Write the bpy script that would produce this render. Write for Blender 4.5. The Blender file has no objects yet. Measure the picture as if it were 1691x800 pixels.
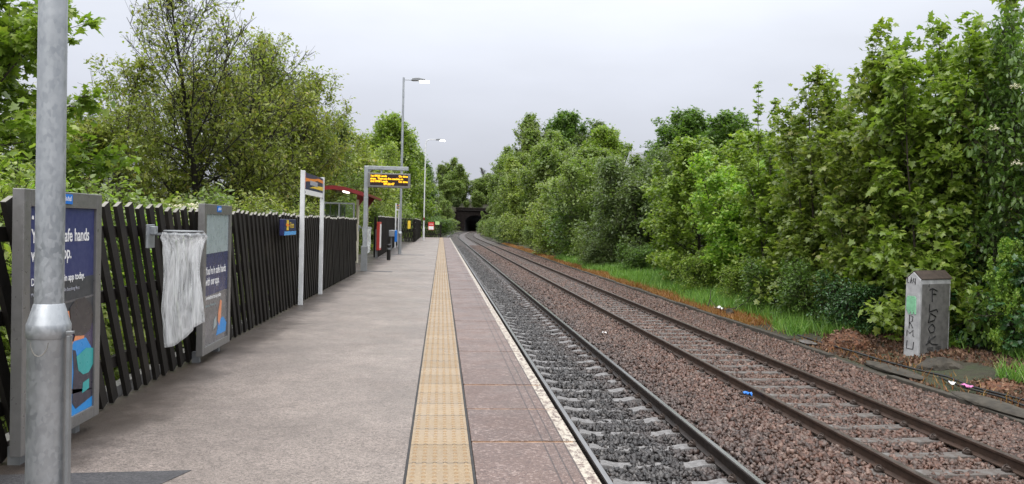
import bpy, math, random
import numpy as np
from mathutils import Matrix, Vector

R = math.radians
C = bpy.context.scene.collection
random.seed(7)
RNG = np.random.default_rng(11)

# ------------------------------------------------------------------ helpers
def tag(o, label=None, cat=None, group=None, kind=None):
    if label: o['label'] = label
    if cat: o['category'] = cat
    if group: o['group'] = group
    if kind: o['kind'] = kind
    return o

def empty(name, loc, label=None, cat=None, group=None, rz=0.0):
    o = bpy.data.objects.new(name, None)
    o.empty_display_size = 0.2
    C.objects.link(o)
    o.location = loc
    o.rotation_euler.z = rz
    return tag(o, label, cat, group)

def link(name, me, mats, parent=None, loc=(0, 0, 0)):
    for m in (mats if isinstance(mats, (list, tuple)) else [mats]):
        me.materials.append(m)
    o = bpy.data.objects.new(name, me)
    C.objects.link(o)
    o.location = loc
    if parent: o.parent = parent
    return o

def fast_mesh(name, V, F, mi=None, smooth=False):
    """V (n,3), F (m,k) int, constant k"""
    V = np.asarray(V, np.float32); F = np.asarray(F, np.int32)
    me = bpy.data.meshes.new(name)
    m, k = F.shape
    me.vertices.add(len(V)); me.vertices.foreach_set('co', V.ravel())
    me.loops.add(m * k); me.loops.foreach_set('vertex_index', F.ravel())
    me.polygons.add(m)
    me.polygons.foreach_set('loop_start', np.arange(0, m * k, k, dtype=np.int32))
    try: me.polygons.foreach_set('loop_total', np.full(m, k, np.int32))
    except Exception: pass
    if mi is not None: me.polygons.foreach_set('material_index', np.asarray(mi, np.int32))
    if smooth: me.polygons.foreach_set('use_smooth', np.ones(m, bool))
    me.update(calc_edges=True)
    return me

class MB:
    """collects shapes in world coordinates; build() links ONE mesh"""
    def __init__(s): s.v = []; s.f = []; s.m = []; s.sm = []
    def add(s, V, F, mi=0, sm=False):
        n = len(s.v); s.v += [tuple(p) for p in V]
        for f in F: s.f.append([i + n for i in f]); s.m.append(mi); s.sm.append(sm)
        return s
    def box(s, c, d, M=None, mi=0):
        x, y, z = d[0] / 2, d[1] / 2, d[2] / 2
        V = [Vector(p) for p in ((-x,-y,-z),(x,-y,-z),(x,y,-z),(-x,y,-z),(-x,-y,z),(x,-y,z),(x,y,z),(-x,y,z))]
        if M is not None: V = [M @ p for p in V]
        V = [p + Vector(c) for p in V]
        return s.add(V, [(0,3,2,1),(4,5,6,7),(0,1,5,4),(1,2,6,5),(2,3,7,6),(3,0,4,7)], mi)
    def tube(s, pts, r, seg=8, mi=0, caps=True):
        pts = [Vector(p) for p in pts]; n = len(pts)
        rr = r if isinstance(r, (list, tuple, np.ndarray)) else [r] * n
        V = []; up = None
        for i, p in enumerate(pts):
            t = (pts[min(i+1, n-1)] - pts[max(i-1, 0)]).normalized()
            if up is None:
                a = Vector((0,0,1)) if abs(t.z) < 0.9 else Vector((1,0,0))
                up = (a - t * a.dot(t)).normalized()
            else:
                up = (up - t * up.dot(t)).normalized()
            b = t.cross(up)
            for k in range(seg):
                a = 2 * math.pi * k / seg
                V.append(p + (up * math.cos(a) + b * math.sin(a)) * rr[i])
        F = []
        for i in range(n - 1):
            for k in range(seg):
                F.append((i*seg+k, i*seg+(k+1) % seg, (i+1)*seg+(k+1) % seg, (i+1)*seg+k))
        s.add(V, F, mi, True)
        if caps:
            s.add(V[:seg], [tuple(reversed(range(seg)))], mi); s.add(V[-seg:], [tuple(range(seg))], mi)
        return s
    def lathe(s, c, prof, seg=20, mi=0):
        V = []; F = []
        for r, z in prof:
            for k in range(seg):
                a = 2 * math.pi * k / seg
                V.append((c[0] + r*math.cos(a), c[1] + r*math.sin(a), c[2] + z))
        for i in range(len(prof) - 1):
            for k in range(seg):
                F.append((i*seg+k, i*seg+(k+1) % seg, (i+1)*seg+(k+1) % seg, (i+1)*seg+k))
        s.add(V, F, mi, True)
        s.add(V[-seg:], [tuple(range(seg))], mi)
        return s
    def prism(s, outline, ext, mi=0):
        """outline: 3-D points of a planar polygon; ext: extrusion vector"""
        n = len(outline); e = Vector(ext)
        V = [Vector(p) for p in outline] + [Vector(p) + e for p in outline]
        F = [tuple(reversed(range(n))), tuple(range(n, 2*n))]
        F += [(i, (i+1) % n, n + (i+1) % n, n + i) for i in range(n)]
        return s.add(V, F, mi)
    def build(s, name, mats, parent=None, origin=None, bevel=0):
        o0 = Vector(origin) if origin is not None else (parent_world(parent) if parent else Vector((0,0,0)))
        me = bpy.data.meshes.new(name)
        me.from_pydata([tuple(Vector(p) - o0) for p in s.v], [], s.f)
        me.polygons.foreach_set('material_index', s.m)
        me.polygons.foreach_set('use_smooth', s.sm)
        me.update()
        o = link(name, me, mats, parent, (0,0,0) if parent else o0)
        if bevel:
            b = o.modifiers.new('bevel', 'BEVEL'); b.width = bevel; b.segments = 2; b.limit_method = 'ANGLE'; b.angle_limit = R(40)
        return o

def parent_world(o):
    p = Vector((0,0,0))
    while o is not None: p = p + Vector(o.location); o = o.parent
    return p

def text(name, s, size, loc, face, mat, parent, align='LEFT', sx=1.0, ext=0.0008, bold=0.0):
    cu = bpy.data.curves.new(name, 'FONT'); cu.body = s; cu.size = size; cu.align_x = align
    cu.extrude = ext; cu.offset = bold; cu.resolution_u = 3
    cu.materials.append(mat)
    tmp = bpy.data.objects.new('tmp', cu); C.objects.link(tmp); bpy.context.view_layer.update()
    me = bpy.data.meshes.new_from_object(tmp.evaluated_get(bpy.context.evaluated_depsgraph_get()))
    bpy.data.objects.remove(tmp); me.materials.clear(); me.materials.append(mat)
    o = bpy.data.objects.new(name, me); C.objects.link(o)
    o.rotation_euler = {'+x': (R(90), 0, R(90)), '-y': (R(90), 0, 0), '-x': (R(90), 0, R(-90))}[face]
    o.scale = (sx, 1, 1)
    o.parent = parent; o.location = Vector(loc) - parent_world(parent)
    return o

# ------------------------------------------------------------------ materials
def nt(m):
    m.use_nodes = True; t = m.node_tree; t.nodes.clear(); return t
class N:
    """tiny node-tree writer"""
    def __init__(s, name):
        s.mat = bpy.data.materials.new(name); s.t = nt(s.mat)
        s.out = s.n('ShaderNodeOutputMaterial')
    def n(s, kind, **kw):
        x = s.t.nodes.new(kind)
        for k, v in kw.items(): setattr(x, k, v)
        return x
    def l(s, a, b): s.t.links.new(a, b)
    def set(s, sock, v):
        if hasattr(v, 'is_output') or isinstance(v, bpy.types.NodeSocket): s.l(v, sock)
        else: sock.default_value = v
    def coord(s, what='Object'): return s.n('ShaderNodeTexCoord').outputs[what]
    def noise(s, scale, detail=4, rough=.55, vec=None, dist=0):
        x = s.n('ShaderNodeTexNoise'); x.inputs['Scale'].default_value = scale; x.inputs['Detail'].default_value = detail
        x.inputs['Roughness'].default_value = rough; x.inputs['Distortion'].default_value = dist
        s.l(vec or s.coord(), x.inputs['Vector']); return x.outputs['Fac']
    def voro(s, scale, out='Distance', vec=None, feature='F1', rnd=1):
        x = s.n('ShaderNodeTexVoronoi', feature=feature); x.inputs['Scale'].default_value = scale
        x.inputs['Randomness'].default_value = rnd
        s.l(vec or s.coord(), x.inputs['Vector']); return x.outputs[out]
    def ramp(s, fac, stops, interp='LINEAR'):
        x = s.n('ShaderNodeValToRGB'); e = x.color_ramp.elements; x.color_ramp.interpolation = interp
        while len(e) < len(stops): e.new(0.5)
        for k, (p, c) in enumerate(stops):
            e[k].position = p
            e[k].color = (c, c, c, 1) if isinstance(c, (int, float)) else (*c, 1)
        s.l(fac, x.inputs['Fac']); return x.outputs['Color']
    def mix(s, fac, a, b, mode='MIX'):
        x = s.n('ShaderNodeMix', data_type='RGBA', blend_type=mode)
        s.set(x.inputs['Factor'], fac)
        for k, v in ((6, a), (7, b)):
            s.set(x.inputs[k], (*v, 1) if isinstance(v, tuple) and len(v) == 3 else v)
        return x.outputs[2]
    def math(s, op, a, b=0.0, c=None):
        x = s.n('ShaderNodeMath', operation=op); s.set(x.inputs[0], a); s.set(x.inputs[1], b)
        if c is not None: s.set(x.inputs[2], c)
        return x.outputs[0]
    def sep(s, v):
        x = s.n('ShaderNodeSeparateXYZ'); s.l(v, x.inputs[0]); return x.outputs
    def mapping(s, v, scale=(1,1,1), rot=(0,0,0)):
        x = s.n('ShaderNodeMapping'); s.l(v, x.inputs['Vector']); x.inputs['Scale'].default_value = scale
        x.inputs['Rotation'].default_value = rot; return x.outputs[0]
    def island(s): return s.n('ShaderNodeNewGeometry').outputs['Random Per Island']
    def bump(s, h, strength=.3, dist=.01):
        x = s.n('ShaderNodeBump'); x.inputs['Strength'].default_value = strength; x.inputs['Distance'].default_value = dist
        s.l(h, x.inputs['Height']); return x.outputs['Normal']
    def pbr(s, color, rough=.6, metal=0.0, normal=None, spec=.5, **kw):
        b = s.n('ShaderNodeBsdfPrincipled')
        s.set(b.inputs['Base Color'], (*color, 1) if isinstance(color, tuple) else color)
        s.set(b.inputs['Roughness'], rough); s.set(b.inputs['Metallic'], metal)
        b.inputs['Specular IOR Level'].default_value = spec
        if normal is not None: s.l(normal, b.inputs['Normal'])
        for k, v in kw.items(): s.set(b.inputs[k.replace('_', ' ')], v)
        s.l(b.outputs[0], s.out.inputs['Surface'])
        return s.mat

def plain(name, c, rough=.5, metal=0.0, var=.12, scale=9.0, bump=.05, spec=.5):
    g = N(name)
    n1 = g.noise(scale, 5, .6)
    lo = tuple(x * (1 - var) for x in c); hi = tuple(min(1, x * (1 + var)) for x in c)
    col = g.ramp(n1, [(.3, lo), (.7, hi)])
    rr = g.ramp(g.noise(scale * 2.3, 4), [(.3, max(0, rough - .1)), (.7, min(1, rough + .1))])
    return g.pbr(col, rr, metal, g.bump(g.noise(scale * 12, 3), bump, .004), spec)

def emit(name, c, strength):
    g = N(name); e = g.n('ShaderNodeEmission'); e.inputs['Color'].default_value = (*c, 1); e.inputs['Strength'].default_value = strength
    g.l(e.outputs[0], g.out.inputs['Surface']); return g.mat

def leaf_mat(name, stops, trans=.35, rough=.42, patch=.35, patch_col=None):
    g = N(name)
    isl = g.island()
    col = g.ramp(isl, stops)
    big = g.ramp(g.noise(.55, 3, .6), [(.38, 0.0), (.62, 1.0)])
    if patch_col: col = g.mix(g.math('MULTIPLY', big, patch), col, patch_col)
    b = g.n('ShaderNodeBsdfPrincipled'); g.l(col, b.inputs['Base Color']); b.inputs['Roughness'].default_value = rough
    b.inputs['Specular IOR Level'].default_value = .6
    t = g.n('ShaderNodeBsdfTranslucent')
    g.l(g.mix(1.0, col, (1.0, 1.15, .45), 'MULTIPLY'), t.inputs['Color'])
    m = g.n('ShaderNodeMixShader'); m.inputs[0].default_value = trans
    g.l(b.outputs[0], m.inputs[1]); g.l(t.outputs[0], m.inputs[2]); g.l(m.outputs[0], g.out.inputs['Surface'])
    return g.mat

M = {}
# galvanised steel: spangle
g = N('galvanised_steel')
v = g.voro(75, 'Color', g.mapping(g.coord(), (1, 1, .55)))
sp = g.sep(v)[0]
n1 = g.noise(5, 5, .65)
col = g.mix(g.ramp(n1, [(.35, 0.0), (.7, 1.0)]), (.27, .29, .31), (.40, .42, .44))
col = g.mix(g.ramp(sp, [(.1, 0.0), (.95, .32)]), col, (.52, .54, .56))
M['galv'] = g.pbr(col, g.ramp(sp, [(0, .34), (1, .55)]), .55, g.bump(g.noise(60, 3), .06, .003))
M['galv_dark'] = plain('weathered_galvanised_steel', (.24, .25, .26), .5, .5)
M['alu'] = plain('grey_painted_frame', (.20, .195, .19), .36, .4, .08, 14)
M['white_paint'] = plain('white_painted_post', (.62, .63, .64), .4, 0, .1, 6)
M['cream'] = plain('cream_painted_post', (.60, .56, .44), .45, 0, .1, 6)
M['red_paint'] = plain('red_painted_steel', (.20, .018, .020), .4, 0, .15, 6)
M['red_sign'] = plain('red_sign_face', (.55, .05, .04), .4, 0, .08)
M['black_plastic'] = plain('black_plastic', (.012, .012, .013), .42)
M['navy'] = plain('navy_sign_face', (.018, .022, .085), .35, 0, .1)
M['blue'] = plain('bright_blue_sign_face', (.02, .18, .62), .35, 0, .08)
M['pale_blue'] = plain('pale_blue_strip', (.10, .36, .75), .35, 0, .08)
M['orange'] = plain('orange_print', (.80, .24, .03), .4, 0, .08)
M['yellow'] = plain('yellow_print', (.80, .56, .05), .4, 0, .08)
M['white_print'] = plain('white_print', (.80, .80, .80), .4, 0, .03)
M['grey_print'] = plain('grey_print', (.36, .37, .42), .4, 0, .05)
M['black_print'] = plain('black_print', (.015, .015, .017), .5, 0, .05)
M['green_sign'] = plain('pale_green_sign_face', (.50, .72, .30), .4, 0, .05)
M['steel_dark'] = plain('dark_rusty_steel', (.055, .040, .033), .5, .4, .35, 12)
M['led'] = emit('amber_led_text', (1.0, .50, .02), 2.6)
M['lamp_on'] = emit('white_led_lamp', (1.0, .99, .93), 14.0)
M['tube_on'] = emit('shelter_tube_light', (1.0, .95, .8), 2.5)
M['led_panel'] = plain('dark_led_panel', (.020, .006, .004), .3, 0, .1)
M['skin'] = plain('printed_orange_skin', (.70, .26, .12), .35, 0, .05)
M['hair'] = plain('printed_dark_hair', (.050, .044, .046), .35, 0, .1)
M['jacket'] = plain('printed_blue_jacket', (.015, .24, .62), .35, 0, .06)
M['pack'] = plain('printed_dark_backpack', (.035, .032, .050), .35, 0, .1)
M['teal'] = plain('printed_teal_flap', (.03, .34, .34), .35, 0, .08)
g = N('poster_navy')
col = g.mix(g.ramp(g.noise(26, 5, .7), [(.35, 0.0), (.75, .55)]), (.026, .032, .125), (.090, .102, .20))
M['poster_navy'] = g.pbr(col, .32)
g = N('poster_slate')
col = g.mix(g.ramp(g.noise(20, 5, .7), [(.35, 0.0), (.75, .5)]), (.034, .037, .045), (.105, .110, .118))
M['poster_slate'] = g.pbr(col, .32)
M['poster_plum'] = plain('poster_plum', (.075, .060, .110), .32, 0, .2, 12)
M['poster_pale'] = plain('poster_misted_glass', (.30, .36, .37), .3, 0, .12, 5)
M['poster_fog'] = plain('poster_misted_grey', (.13, .125, .13), .3, 0, .3, 6)
M['poster_navy_fog'] = plain('poster_misted_navy', (.035, .042, .11), .3, 0, .25, 8)

# timber of the fence
g = N('black_stained_timber')
gr = g.noise(6, 6, .7, g.mapping(g.coord(), (6, 6, .6)))
isl = g.island()
col = g.mix(gr, (.007, .0065, .006), (.026, .022, .019))
col = g.mix(g.math('MULTIPLY', g.ramp(isl, [(.35, 0.0), (1, .9)]), g.ramp(g.noise(2.2, 4), [(.5, 0.0), (.7, 1.0)])), col, (.040, .034, .027))
M['timber'] = g.pbr(col, .7, 0, g.bump(gr, .5, .004), .2)
M['timber_end'] = plain('weathered_timber_end', (.20, .19, .165), .8, 0, .3, 20)

# asphalt
def asphalt(name, lo, hi, speck):
    g = N(name); c = g.coord()
    f = g.noise(170, 2, .6, c); v = g.voro(120, 'Color', c)
    base = g.mix(g.ramp(g.sep(v)[0], [(.15, 0.0), (.85, 1.0)]), lo, hi)
    base = g.mix(g.ramp(f, [(.45, 0.0), (.62, .8)]), base, tuple(x * speck for x in hi))
    v2 = g.sep(g.voro(75, 'Color', c))[0]
    base = g.mix(g.ramp(v2, [(.0, .5), (.30, .0)]), base, tuple(x * .45 for x in lo))
    base = g.mix(g.ramp(v2, [(.72, 0.0), (.95, .4)]), base, tuple(min(.7, x * 1.45) for x in hi))
    big = g.noise(.8, 5, .62, c); med = g.noise(5, 4, .6, c)
    base = g.mix(g.ramp(big, [(.35, .35), (.65, 0.0)]), base, tuple(x * .62 for x in lo))
    base = g.mix(g.ramp(med, [(.35, .18), (.6, 0.0)]), base, tuple(x * .5 for x in lo))
    # silt and moss swept up along the fence foot
    x = g.sep(c)[0]
    edge = g.math('ADD', x, g.math('MULTIPLY', g.noise(1.6, 5, .65, c), .9))
    base = g.mix(g.ramp(edge, [(0.0, 0.0), (1.0, 0.0)]) if name != 'platform_asphalt' else
                 g.ramp(g.math('MULTIPLY', g.math('ADD', edge, 1.92), 1.5), [(0.0, .95), (.30, .6), (.6, 0.0)]), base, (.050, .037, .029))
    wet = g.ramp(g.noise(1.3, 4, .6, c), [(.35, .33), (.65, .58)])
    return g.pbr(base, wet, 0, g.bump(g.math('ADD', f, v2), .7, .008), .5)
M['asphalt'] = asphalt('platform_asphalt', (.098, .079, .068), (.305, .254, .224), 1.3)
M['asphalt_new'] = asphalt('new_dark_asphalt', (.035, .034, .038), (.085, .082, .086), 1.1)

g = N('buff_tactile'); c = g.coord(); x, y, z = g.sep(c)
jy = g.math('ABSOLUTE', g.math('SUBTRACT', g.math('FRACT', g.math('MULTIPLY', y, 2.5)), .5))
joint = g.math('GREATER_THAN', jy, .484)
tile = g.voro(2.5, 'Color', g.mapping(c, (0, 1, 0)))
wn = g.n('ShaderNodeTexWhiteNoise', noise_dimensions='1D'); g.l(g.math('FLOOR', g.math('MULTIPLY', y, 2.5)), wn.inputs['W'])
col = g.mix(wn.outputs['Value'], (.215, .146, .074), (.300, .214, .122))
col = g.mix(g.ramp(g.noise(7, 5, .7, c), [(.35, .55), (.7, 0.0)]), col, (.22, .155, .088))
col = g.mix(g.ramp(g.noise(120, 2, .6, c), [(.5, 0.0), (.7, .35)]), col, (.60, .48, .33))
dome = g.ramp(g.math('MULTIPLY', g.math('SUBTRACT', z, .0060), 150), [(0.0, 0.0), (.6, .75)])
col = g.mix(dome, col, (.23, .130, .048))
col = g.mix(joint, col, (.07, .055, .035))
M['tactile'] = g.pbr(col, g.ramp(g.noise(3, 4, .6, c), [(.35, .26), (.65, .5)]), 0, g.bump(g.noise(150, 2, .6, c), .25, .003))

g = N('coping_concrete'); c = g.coord(); x, y, z = g.sep(c); isl = g.island()
col = g.mix(isl, (.115, .070, .056), (.185, .120, .098))
col = g.mix(g.ramp(g.noise(130, 2, .6, c), [(.40, .55), (.62, 0.0)]), col, (.080, .048, .040))
col = g.mix(g.ramp(g.noise(190, 2, .6, c), [(.56, 0.0), (.72, .7)]), col, (.36, .28, .25))
cv = g.sep(g.voro(60, 'Color', c))[0]
col = g.mix(g.ramp(cv, [(.0, .7), (.30, .0)]), col, (.055, .032, .027))
col = g.mix(g.ramp(cv, [(.74, 0.0), (.96, .6)]), col, (.34, .26, .23))
col = g.mix(g.ramp(g.noise(2.5, 5, .65, c), [(.38, .5), (.62, 0.0)]), col, (.088, .054, .044))
line = None
for gx in (.735, .805, .876):
    b = g.math('LESS_THAN', g.math('ABSOLUTE', g.math('SUBTRACT', x, gx)), .0055)
    line = b if line is None else g.math('MAXIMUM', line, b)
col = g.mix(g.math('MULTIPLY', line, .8), col, (.045, .032, .030))
pm = g.math('MULTIPLY', g.math('GREATER_THAN', x, .882), g.ramp(g.noise(11, 6, .75, g.mapping(c, (2.0, 1, 1))), [(.42, .05), (.54, 1.0)]))
col = g.mix(g.math('MULTIPLY', pm, .85), col, (.50, .45, .37))
hb = g.math('SUBTRACT', g.noise(140, 2, .6, c), g.math('MULTIPLY', line, 1.5))
M['coping'] = g.pbr(col, g.ramp(g.noise(2.0, 4, .6, c), [(.35, .30), (.68, .58)]), 0, g.bump(g.math('ADD', hb, cv), .5, .005), .5)
M['joint'] = plain('sandy_joint', (.33, .19, .10), .8, 0, .8, 7)
M['gap'] = plain('dark_joint_sealant', (.018, .017, .017), .7)
g = N('platform_wall_brick')
bt = g.n('ShaderNodeTexBrick'); g.l(g.mapping(g.coord(), (1, 1, 1), (R(90), 0, R(90))), bt.inputs['Vector'])
bt.inputs['Color1'].default_value = (.05, .035, .03, 1); bt.inputs['Color2'].default_value = (.08, .055, .045, 1); bt.inputs['Mortar'].default_value = (.04, .04, .04, 1)
bt.inputs['Scale'].default_value = 4.4
M['wall_brick'] = g.pbr(bt.outputs['Color'], .8)

# concrete
g = N('weathered_concrete'); c = g.coord()
col = g.mix(g.noise(4, 6, .7, c), (.17, .165, .16), (.36, .35, .34))
col = g.mix(g.ramp(g.noise(14, 5, .7, g.mapping(c, (1, 1, .25))), [(.35, .6), (.6, 0.0)]), col, (.10, .095, .09))
M['concrete'] = g.pbr(col, .75, 0, g.bump(g.noise(50, 4), .3, .006))
g = N('sleeper_concrete'); c = g.coord()
col = g.mix(g.noise(5, 5, .7, c), (.14, .135, .135), (.27, .26, .255))
col = g.mix(g.ramp(g.noise(16, 5, .7, c), [(.42, .75), (.62, 0.0)]), col, (.085, .078, .075))
M['sleeper'] = g.pbr(col, .5, 0, g.bump(g.noise(60, 4), .3, .005))
g = N('sleeper_dirty'); c = g.coord()
col = g.mix(g.noise(5, 5, .7, c), (.075, .070, .066), (.185, .176, .168))
col = g.mix(g.ramp(g.noise(9, 5, .7, c), [(.42, .8), (.62, 0.0)]), col, (.075, .055, .045))
M['sleeper_dirty'] = g.pbr(col, .55, 0, g.bump(g.noise(60, 4), .4, .006))
M['kerb'] = plain('mossy_kerb_concrete', (.048, .041, .031), .85, 0, .5, 5, .4)
M['rail_web'] = plain('brown_rusty_rail', (.022, .015, .012), .5, .2, .4, 6)
g = N('polished_rail_head'); c = g.coord()
M['rail_top'] = g.pbr(g.mix(g.noise(9, 4, .6, g.mapping(c, (8, .4, 1))), (.22, .21, .205), (.46, .45, .44)), .24, .9)
M['rail_top_dull'] = g2 = plain('dull_rail_head', (.10, .082, .072), .42, .6, .3, 5)

# ballast: one material, grimier in the platform road
def ballast_mat(name, per_island):
    g = N(name); c = g.coord(); x = g.sep(c)[0]
    if per_island: r = g.island()
    else: r = g.sep(g.voro(19, 'Color', c))[0]
    brown = g.ramp(r, [(.0, (.032, .018, .013)), (.35, (.080, .043, .031)), (.62, (.135, .070, .050)), (.82, (.092, .066, .054)), (1.0, (.205, .130, .100))])
    grey = g.ramp(r, [(.0, (.016, .016, .017)), (.5, (.038, .037, .038)), (.8, (.058, .056, .056)), (1.0, (.105, .100, .097))])
    wob = g.math('ADD', x, g.math('MULTIPLY', g.math('SUBTRACT', g.noise(1.2, 4, .6, c), .5), 1.4))
    near = g.ramp(g.math('MULTIPLY', wob, .1), [(.25, .95), (.42, 0.0)])
    rust = g.ramp(g.noise(.9, 4, .65, c), [(.58, 0.0), (.72, .7)])
    brown = g.mix(g.math('MULTIPLY', rust, .5), brown, (.20, .098, .055))
    col = g.mix(near, brown, grey)
    nrm = None
    if not per_island:
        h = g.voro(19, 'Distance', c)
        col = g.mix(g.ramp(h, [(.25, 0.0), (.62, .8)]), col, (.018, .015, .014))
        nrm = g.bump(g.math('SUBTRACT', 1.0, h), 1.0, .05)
    else:
        nrm = g.bump(g.noise(70, 3, .6, c), .25, .004)
    return g.pbr(col, .40, 0, nrm, .5)
M['stones'] = ballast_mat('ballast_stone', True)
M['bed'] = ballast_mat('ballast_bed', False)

g = N('soil_and_moss'); c = g.coord()
col = g.mix(g.ramp(g.noise(.7, 6, .7, c), [(.35, 0.0), (.65, 1.0)]), (.055, .040, .028), (.035, .055, .018))
col = g.mix(g.ramp(g.noise(6, 5, .7, c), [(.4, .6), (.62, 0.0)]), col, (.028, .020, .015))
M['soil'] = g.pbr(col, .9, 0, g.bump(g.noise(12, 6, .7), .8, .06))
M['leaf_litter'] = plain('rusty_leaf_litter', (.13, .055, .028), .85, 0, .6, 18, .9)
M['grass'] = leaf_mat('green_grass', [(.0, (0.083, 0.184, 0.028)), (.5, (0.155, 0.314, 0.047)), (1, (0.286, 0.432, 0.095))], .35, .5)
M['dead_grass'] = leaf_mat('orange_dead_grass', [(.0, (.20, .075, .020)), (.5, (.32, .135, .035)), (1, (.40, .24, .09))], .3, .6)
M['litter_leaf'] = leaf_mat('dead_brown_leaf', [(.0, (.05, .026, .016)), (.5, (.12, .055, .030)), (1, (.22, .13, .075))], .1, .7)
M['bark'] = plain('brown_bark', (.045, .034, .026), .85, 0, .4, 12, .6)
M['bark_dark'] = plain('dark_wet_bark', (.022, .018, .014), .7, 0, .4, 12, .6)
M['bark_grey'] = plain('grey_bark', (.065, .055, .045), .85, 0, .4, 12, .6)

M['lf_maple'] = leaf_mat('sycamore_leaf', [(0, (0.125, 0.197, 0.036)), (0.4, (0.205, 0.301, 0.050)), (0.8, (0.285, 0.388, 0.076)), (1, (0.401, 0.462, 0.100))], .46, 0.31, .4, (0.267, 0.343, 0.060))
M['lf_olive'] = leaf_mat('olive_sycamore_leaf', [(0, (0.135, 0.197, 0.042)), (0.45, (0.213, 0.294, 0.059)), (0.85, (0.293, 0.369, 0.082)), (1, (0.321, 0.310, 0.089))], .46, 0.33, .5, (0.270, 0.310, 0.071))
M['lf_lime'] = leaf_mat('fresh_lime_leaf', [(.0, (0.153, 0.296, 0.044)), (.5, (0.260, 0.459, 0.068)), (1, (0.470, 0.590, 0.111))], .46, 0.33, .4, (0.395, 0.480, 0.094))
M['lf_deep'] = leaf_mat('deep_green_leaf', [(.0, (0.075, 0.141, 0.033)), (.5, (0.122, 0.208, 0.047)), (1, (0.190, 0.287, 0.068))], .44, 0.31)
M['lf_ivy'] = leaf_mat('dark_ivy_leaf', [(.0, (0.029, 0.078, 0.028)), (.5, (0.052, 0.125, 0.041)), (1, (0.101, 0.194, 0.061))], .2, 0.23)
M['lf_willow'] = leaf_mat('olive_willow_leaf', [(0, (0.180, 0.195, 0.053)), (0.5, (0.292, 0.322, 0.077)), (0.85, (0.385, 0.426, 0.111)), (1, (0.416, 0.307, 0.119))], .46, 0.41, .5, (0.234, 0.307, 0.074))
M['lf_shrub'] = leaf_mat('mid_green_shrub_leaf', [(0, (0.115, 0.180, 0.053)), (0.5, (0.194, 0.276, 0.077)), (1, (0.295, 0.380, 0.113))], .46, 0.39, .5, (0.246, 0.276, 0.088))
M['lf_dull'] = leaf_mat('dull_bronze_green_leaf', [(0, (0.093, 0.144, 0.056)), (0.5, (0.143, 0.208, 0.077)), (1, (0.213, 0.281, 0.113))], .46, 0.41, .5, (0.150, 0.166, 0.081))
M['lf_yellow'] = leaf_mat('yellow_green_leaf', [(.0, (0.186, 0.245, 0.057)), (.5, (0.295, 0.372, 0.086)), (1, (0.438, 0.468, 0.135))], .46, 0.39, .5, (0.230, 0.310, 0.093))
M['petal'] = leaf_mat('cream_blossom', [(.0, (.55, .50, .34)), (1, (.78, .74, .60))], .25, .6)

# slate, brick of far houses
g = N('red_brick')
bt = g.n('ShaderNodeTexBrick'); g.l(g.mapping(g.coord(), (1, 1, 1), (R(90), 0, 0)), bt.inputs['Vector'])
bt.inputs['Color1'].default_value = (.27, .085, .050, 1); bt.inputs['Color2'].default_value = (.36, .13, .075, 1); bt.inputs['Mortar'].default_value = (.30, .27, .24, 1)
bt.inputs['Scale'].default_value = 4.4
M['brick'] = g.pbr(bt.outputs['Color'], .8)
M['slate'] = plain('wet_grey_slate', (.16, .165, .18), .35, 0, .25, 3)
M['window_glass'] = plain('dark_window_glass', (.03, .035, .04), .1, 0, .1)
g = N('soot_black_stone'); c = g.coord()
bt = g.n('ShaderNodeTexBrick'); g.l(g.mapping(c, (1, 1, 1), (R(90), 0, 0)), bt.inputs['Vector'])
bt.inputs['Color1'].default_value = (.009, .0075, .007, 1); bt.inputs['Color2'].default_value = (.024, .019, .017, 1); bt.inputs['Mortar'].default_value = (.007, .006, .006, 1)
bt.inputs['Scale'].default_value = 1.6
M['soot'] = g.pbr(bt.outputs['Color'], .95, spec=.05)
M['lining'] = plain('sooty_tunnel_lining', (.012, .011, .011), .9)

def glass(name, tint, alpha):
    g = N(name)
    t = g.n('ShaderNodeBsdfTransparent'); t.inputs['Color'].default_value = (*tint, 1)
    b = g.n('ShaderNodeBsdfGlossy'); b.inputs['Roughness'].default_value = .08; b.inputs['Color'].default_value = (.8, .85, .85, 1)
    fr = g.n('ShaderNodeFresnel'); fr.inputs['IOR'].default_value = 1.45
    m = g.n('ShaderNodeMixShader'); g.l(g.math('ADD', fr.outputs[0], alpha), m.inputs[0])
    g.l(t.outputs[0], m.inputs[1]); g.l(b.outputs[0], m.inputs[2]); g.l(m.outputs[0], g.out.inputs['Surface'])
    return g.mat
M['shelter_glass'] = glass('shelter_glass', (.82, .86, .84), .03)
def film(name, cloud):
    g = N(name); c = g.coord()
    t = g.n('ShaderNodeBsdfTransparent'); t.inputs['Color'].default_value = (.93, .94, .95, 1)
    d = g.n('ShaderNodeBsdfTranslucent'); d.inputs['Color'].default_value = (.92, .93, .95, 1)
    b = g.n('ShaderNodeBsdfPrincipled'); b.inputs['Base Color'].default_value = (.95, .96, .97, 1); b.inputs['Roughness'].default_value = .18
    g.l(g.bump(g.noise(7, 2, .5, g.mapping(c, (4, 4, .5)), 1.5), .7, .04), b.inputs['Normal'])
    m1 = g.n('ShaderNodeMixShader'); m1.inputs[0].default_value = .3
    g.l(b.outputs[0], m1.inputs[1]); g.l(d.outputs[0], m1.inputs[2])
    m = g.n('ShaderNodeMixShader')
    g.l(g.ramp(g.noise(5, 2, .5, g.mapping(c, (4.5, 4.5, .45)), 1.2), [(.36, cloud - .16), (.66, cloud + .36)]), m.inputs[0])  # whiter streaks painted into the opacity stand in for glints along the creases
    g.l(t.outputs[0], m.inputs[1]); g.l(m1.outputs[0], m.inputs[2]); g.l(m.outputs[0], g.out.inputs['Surface'])
    return g.mat
M['film'] = film('clear_plastic_bag', .34)

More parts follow.
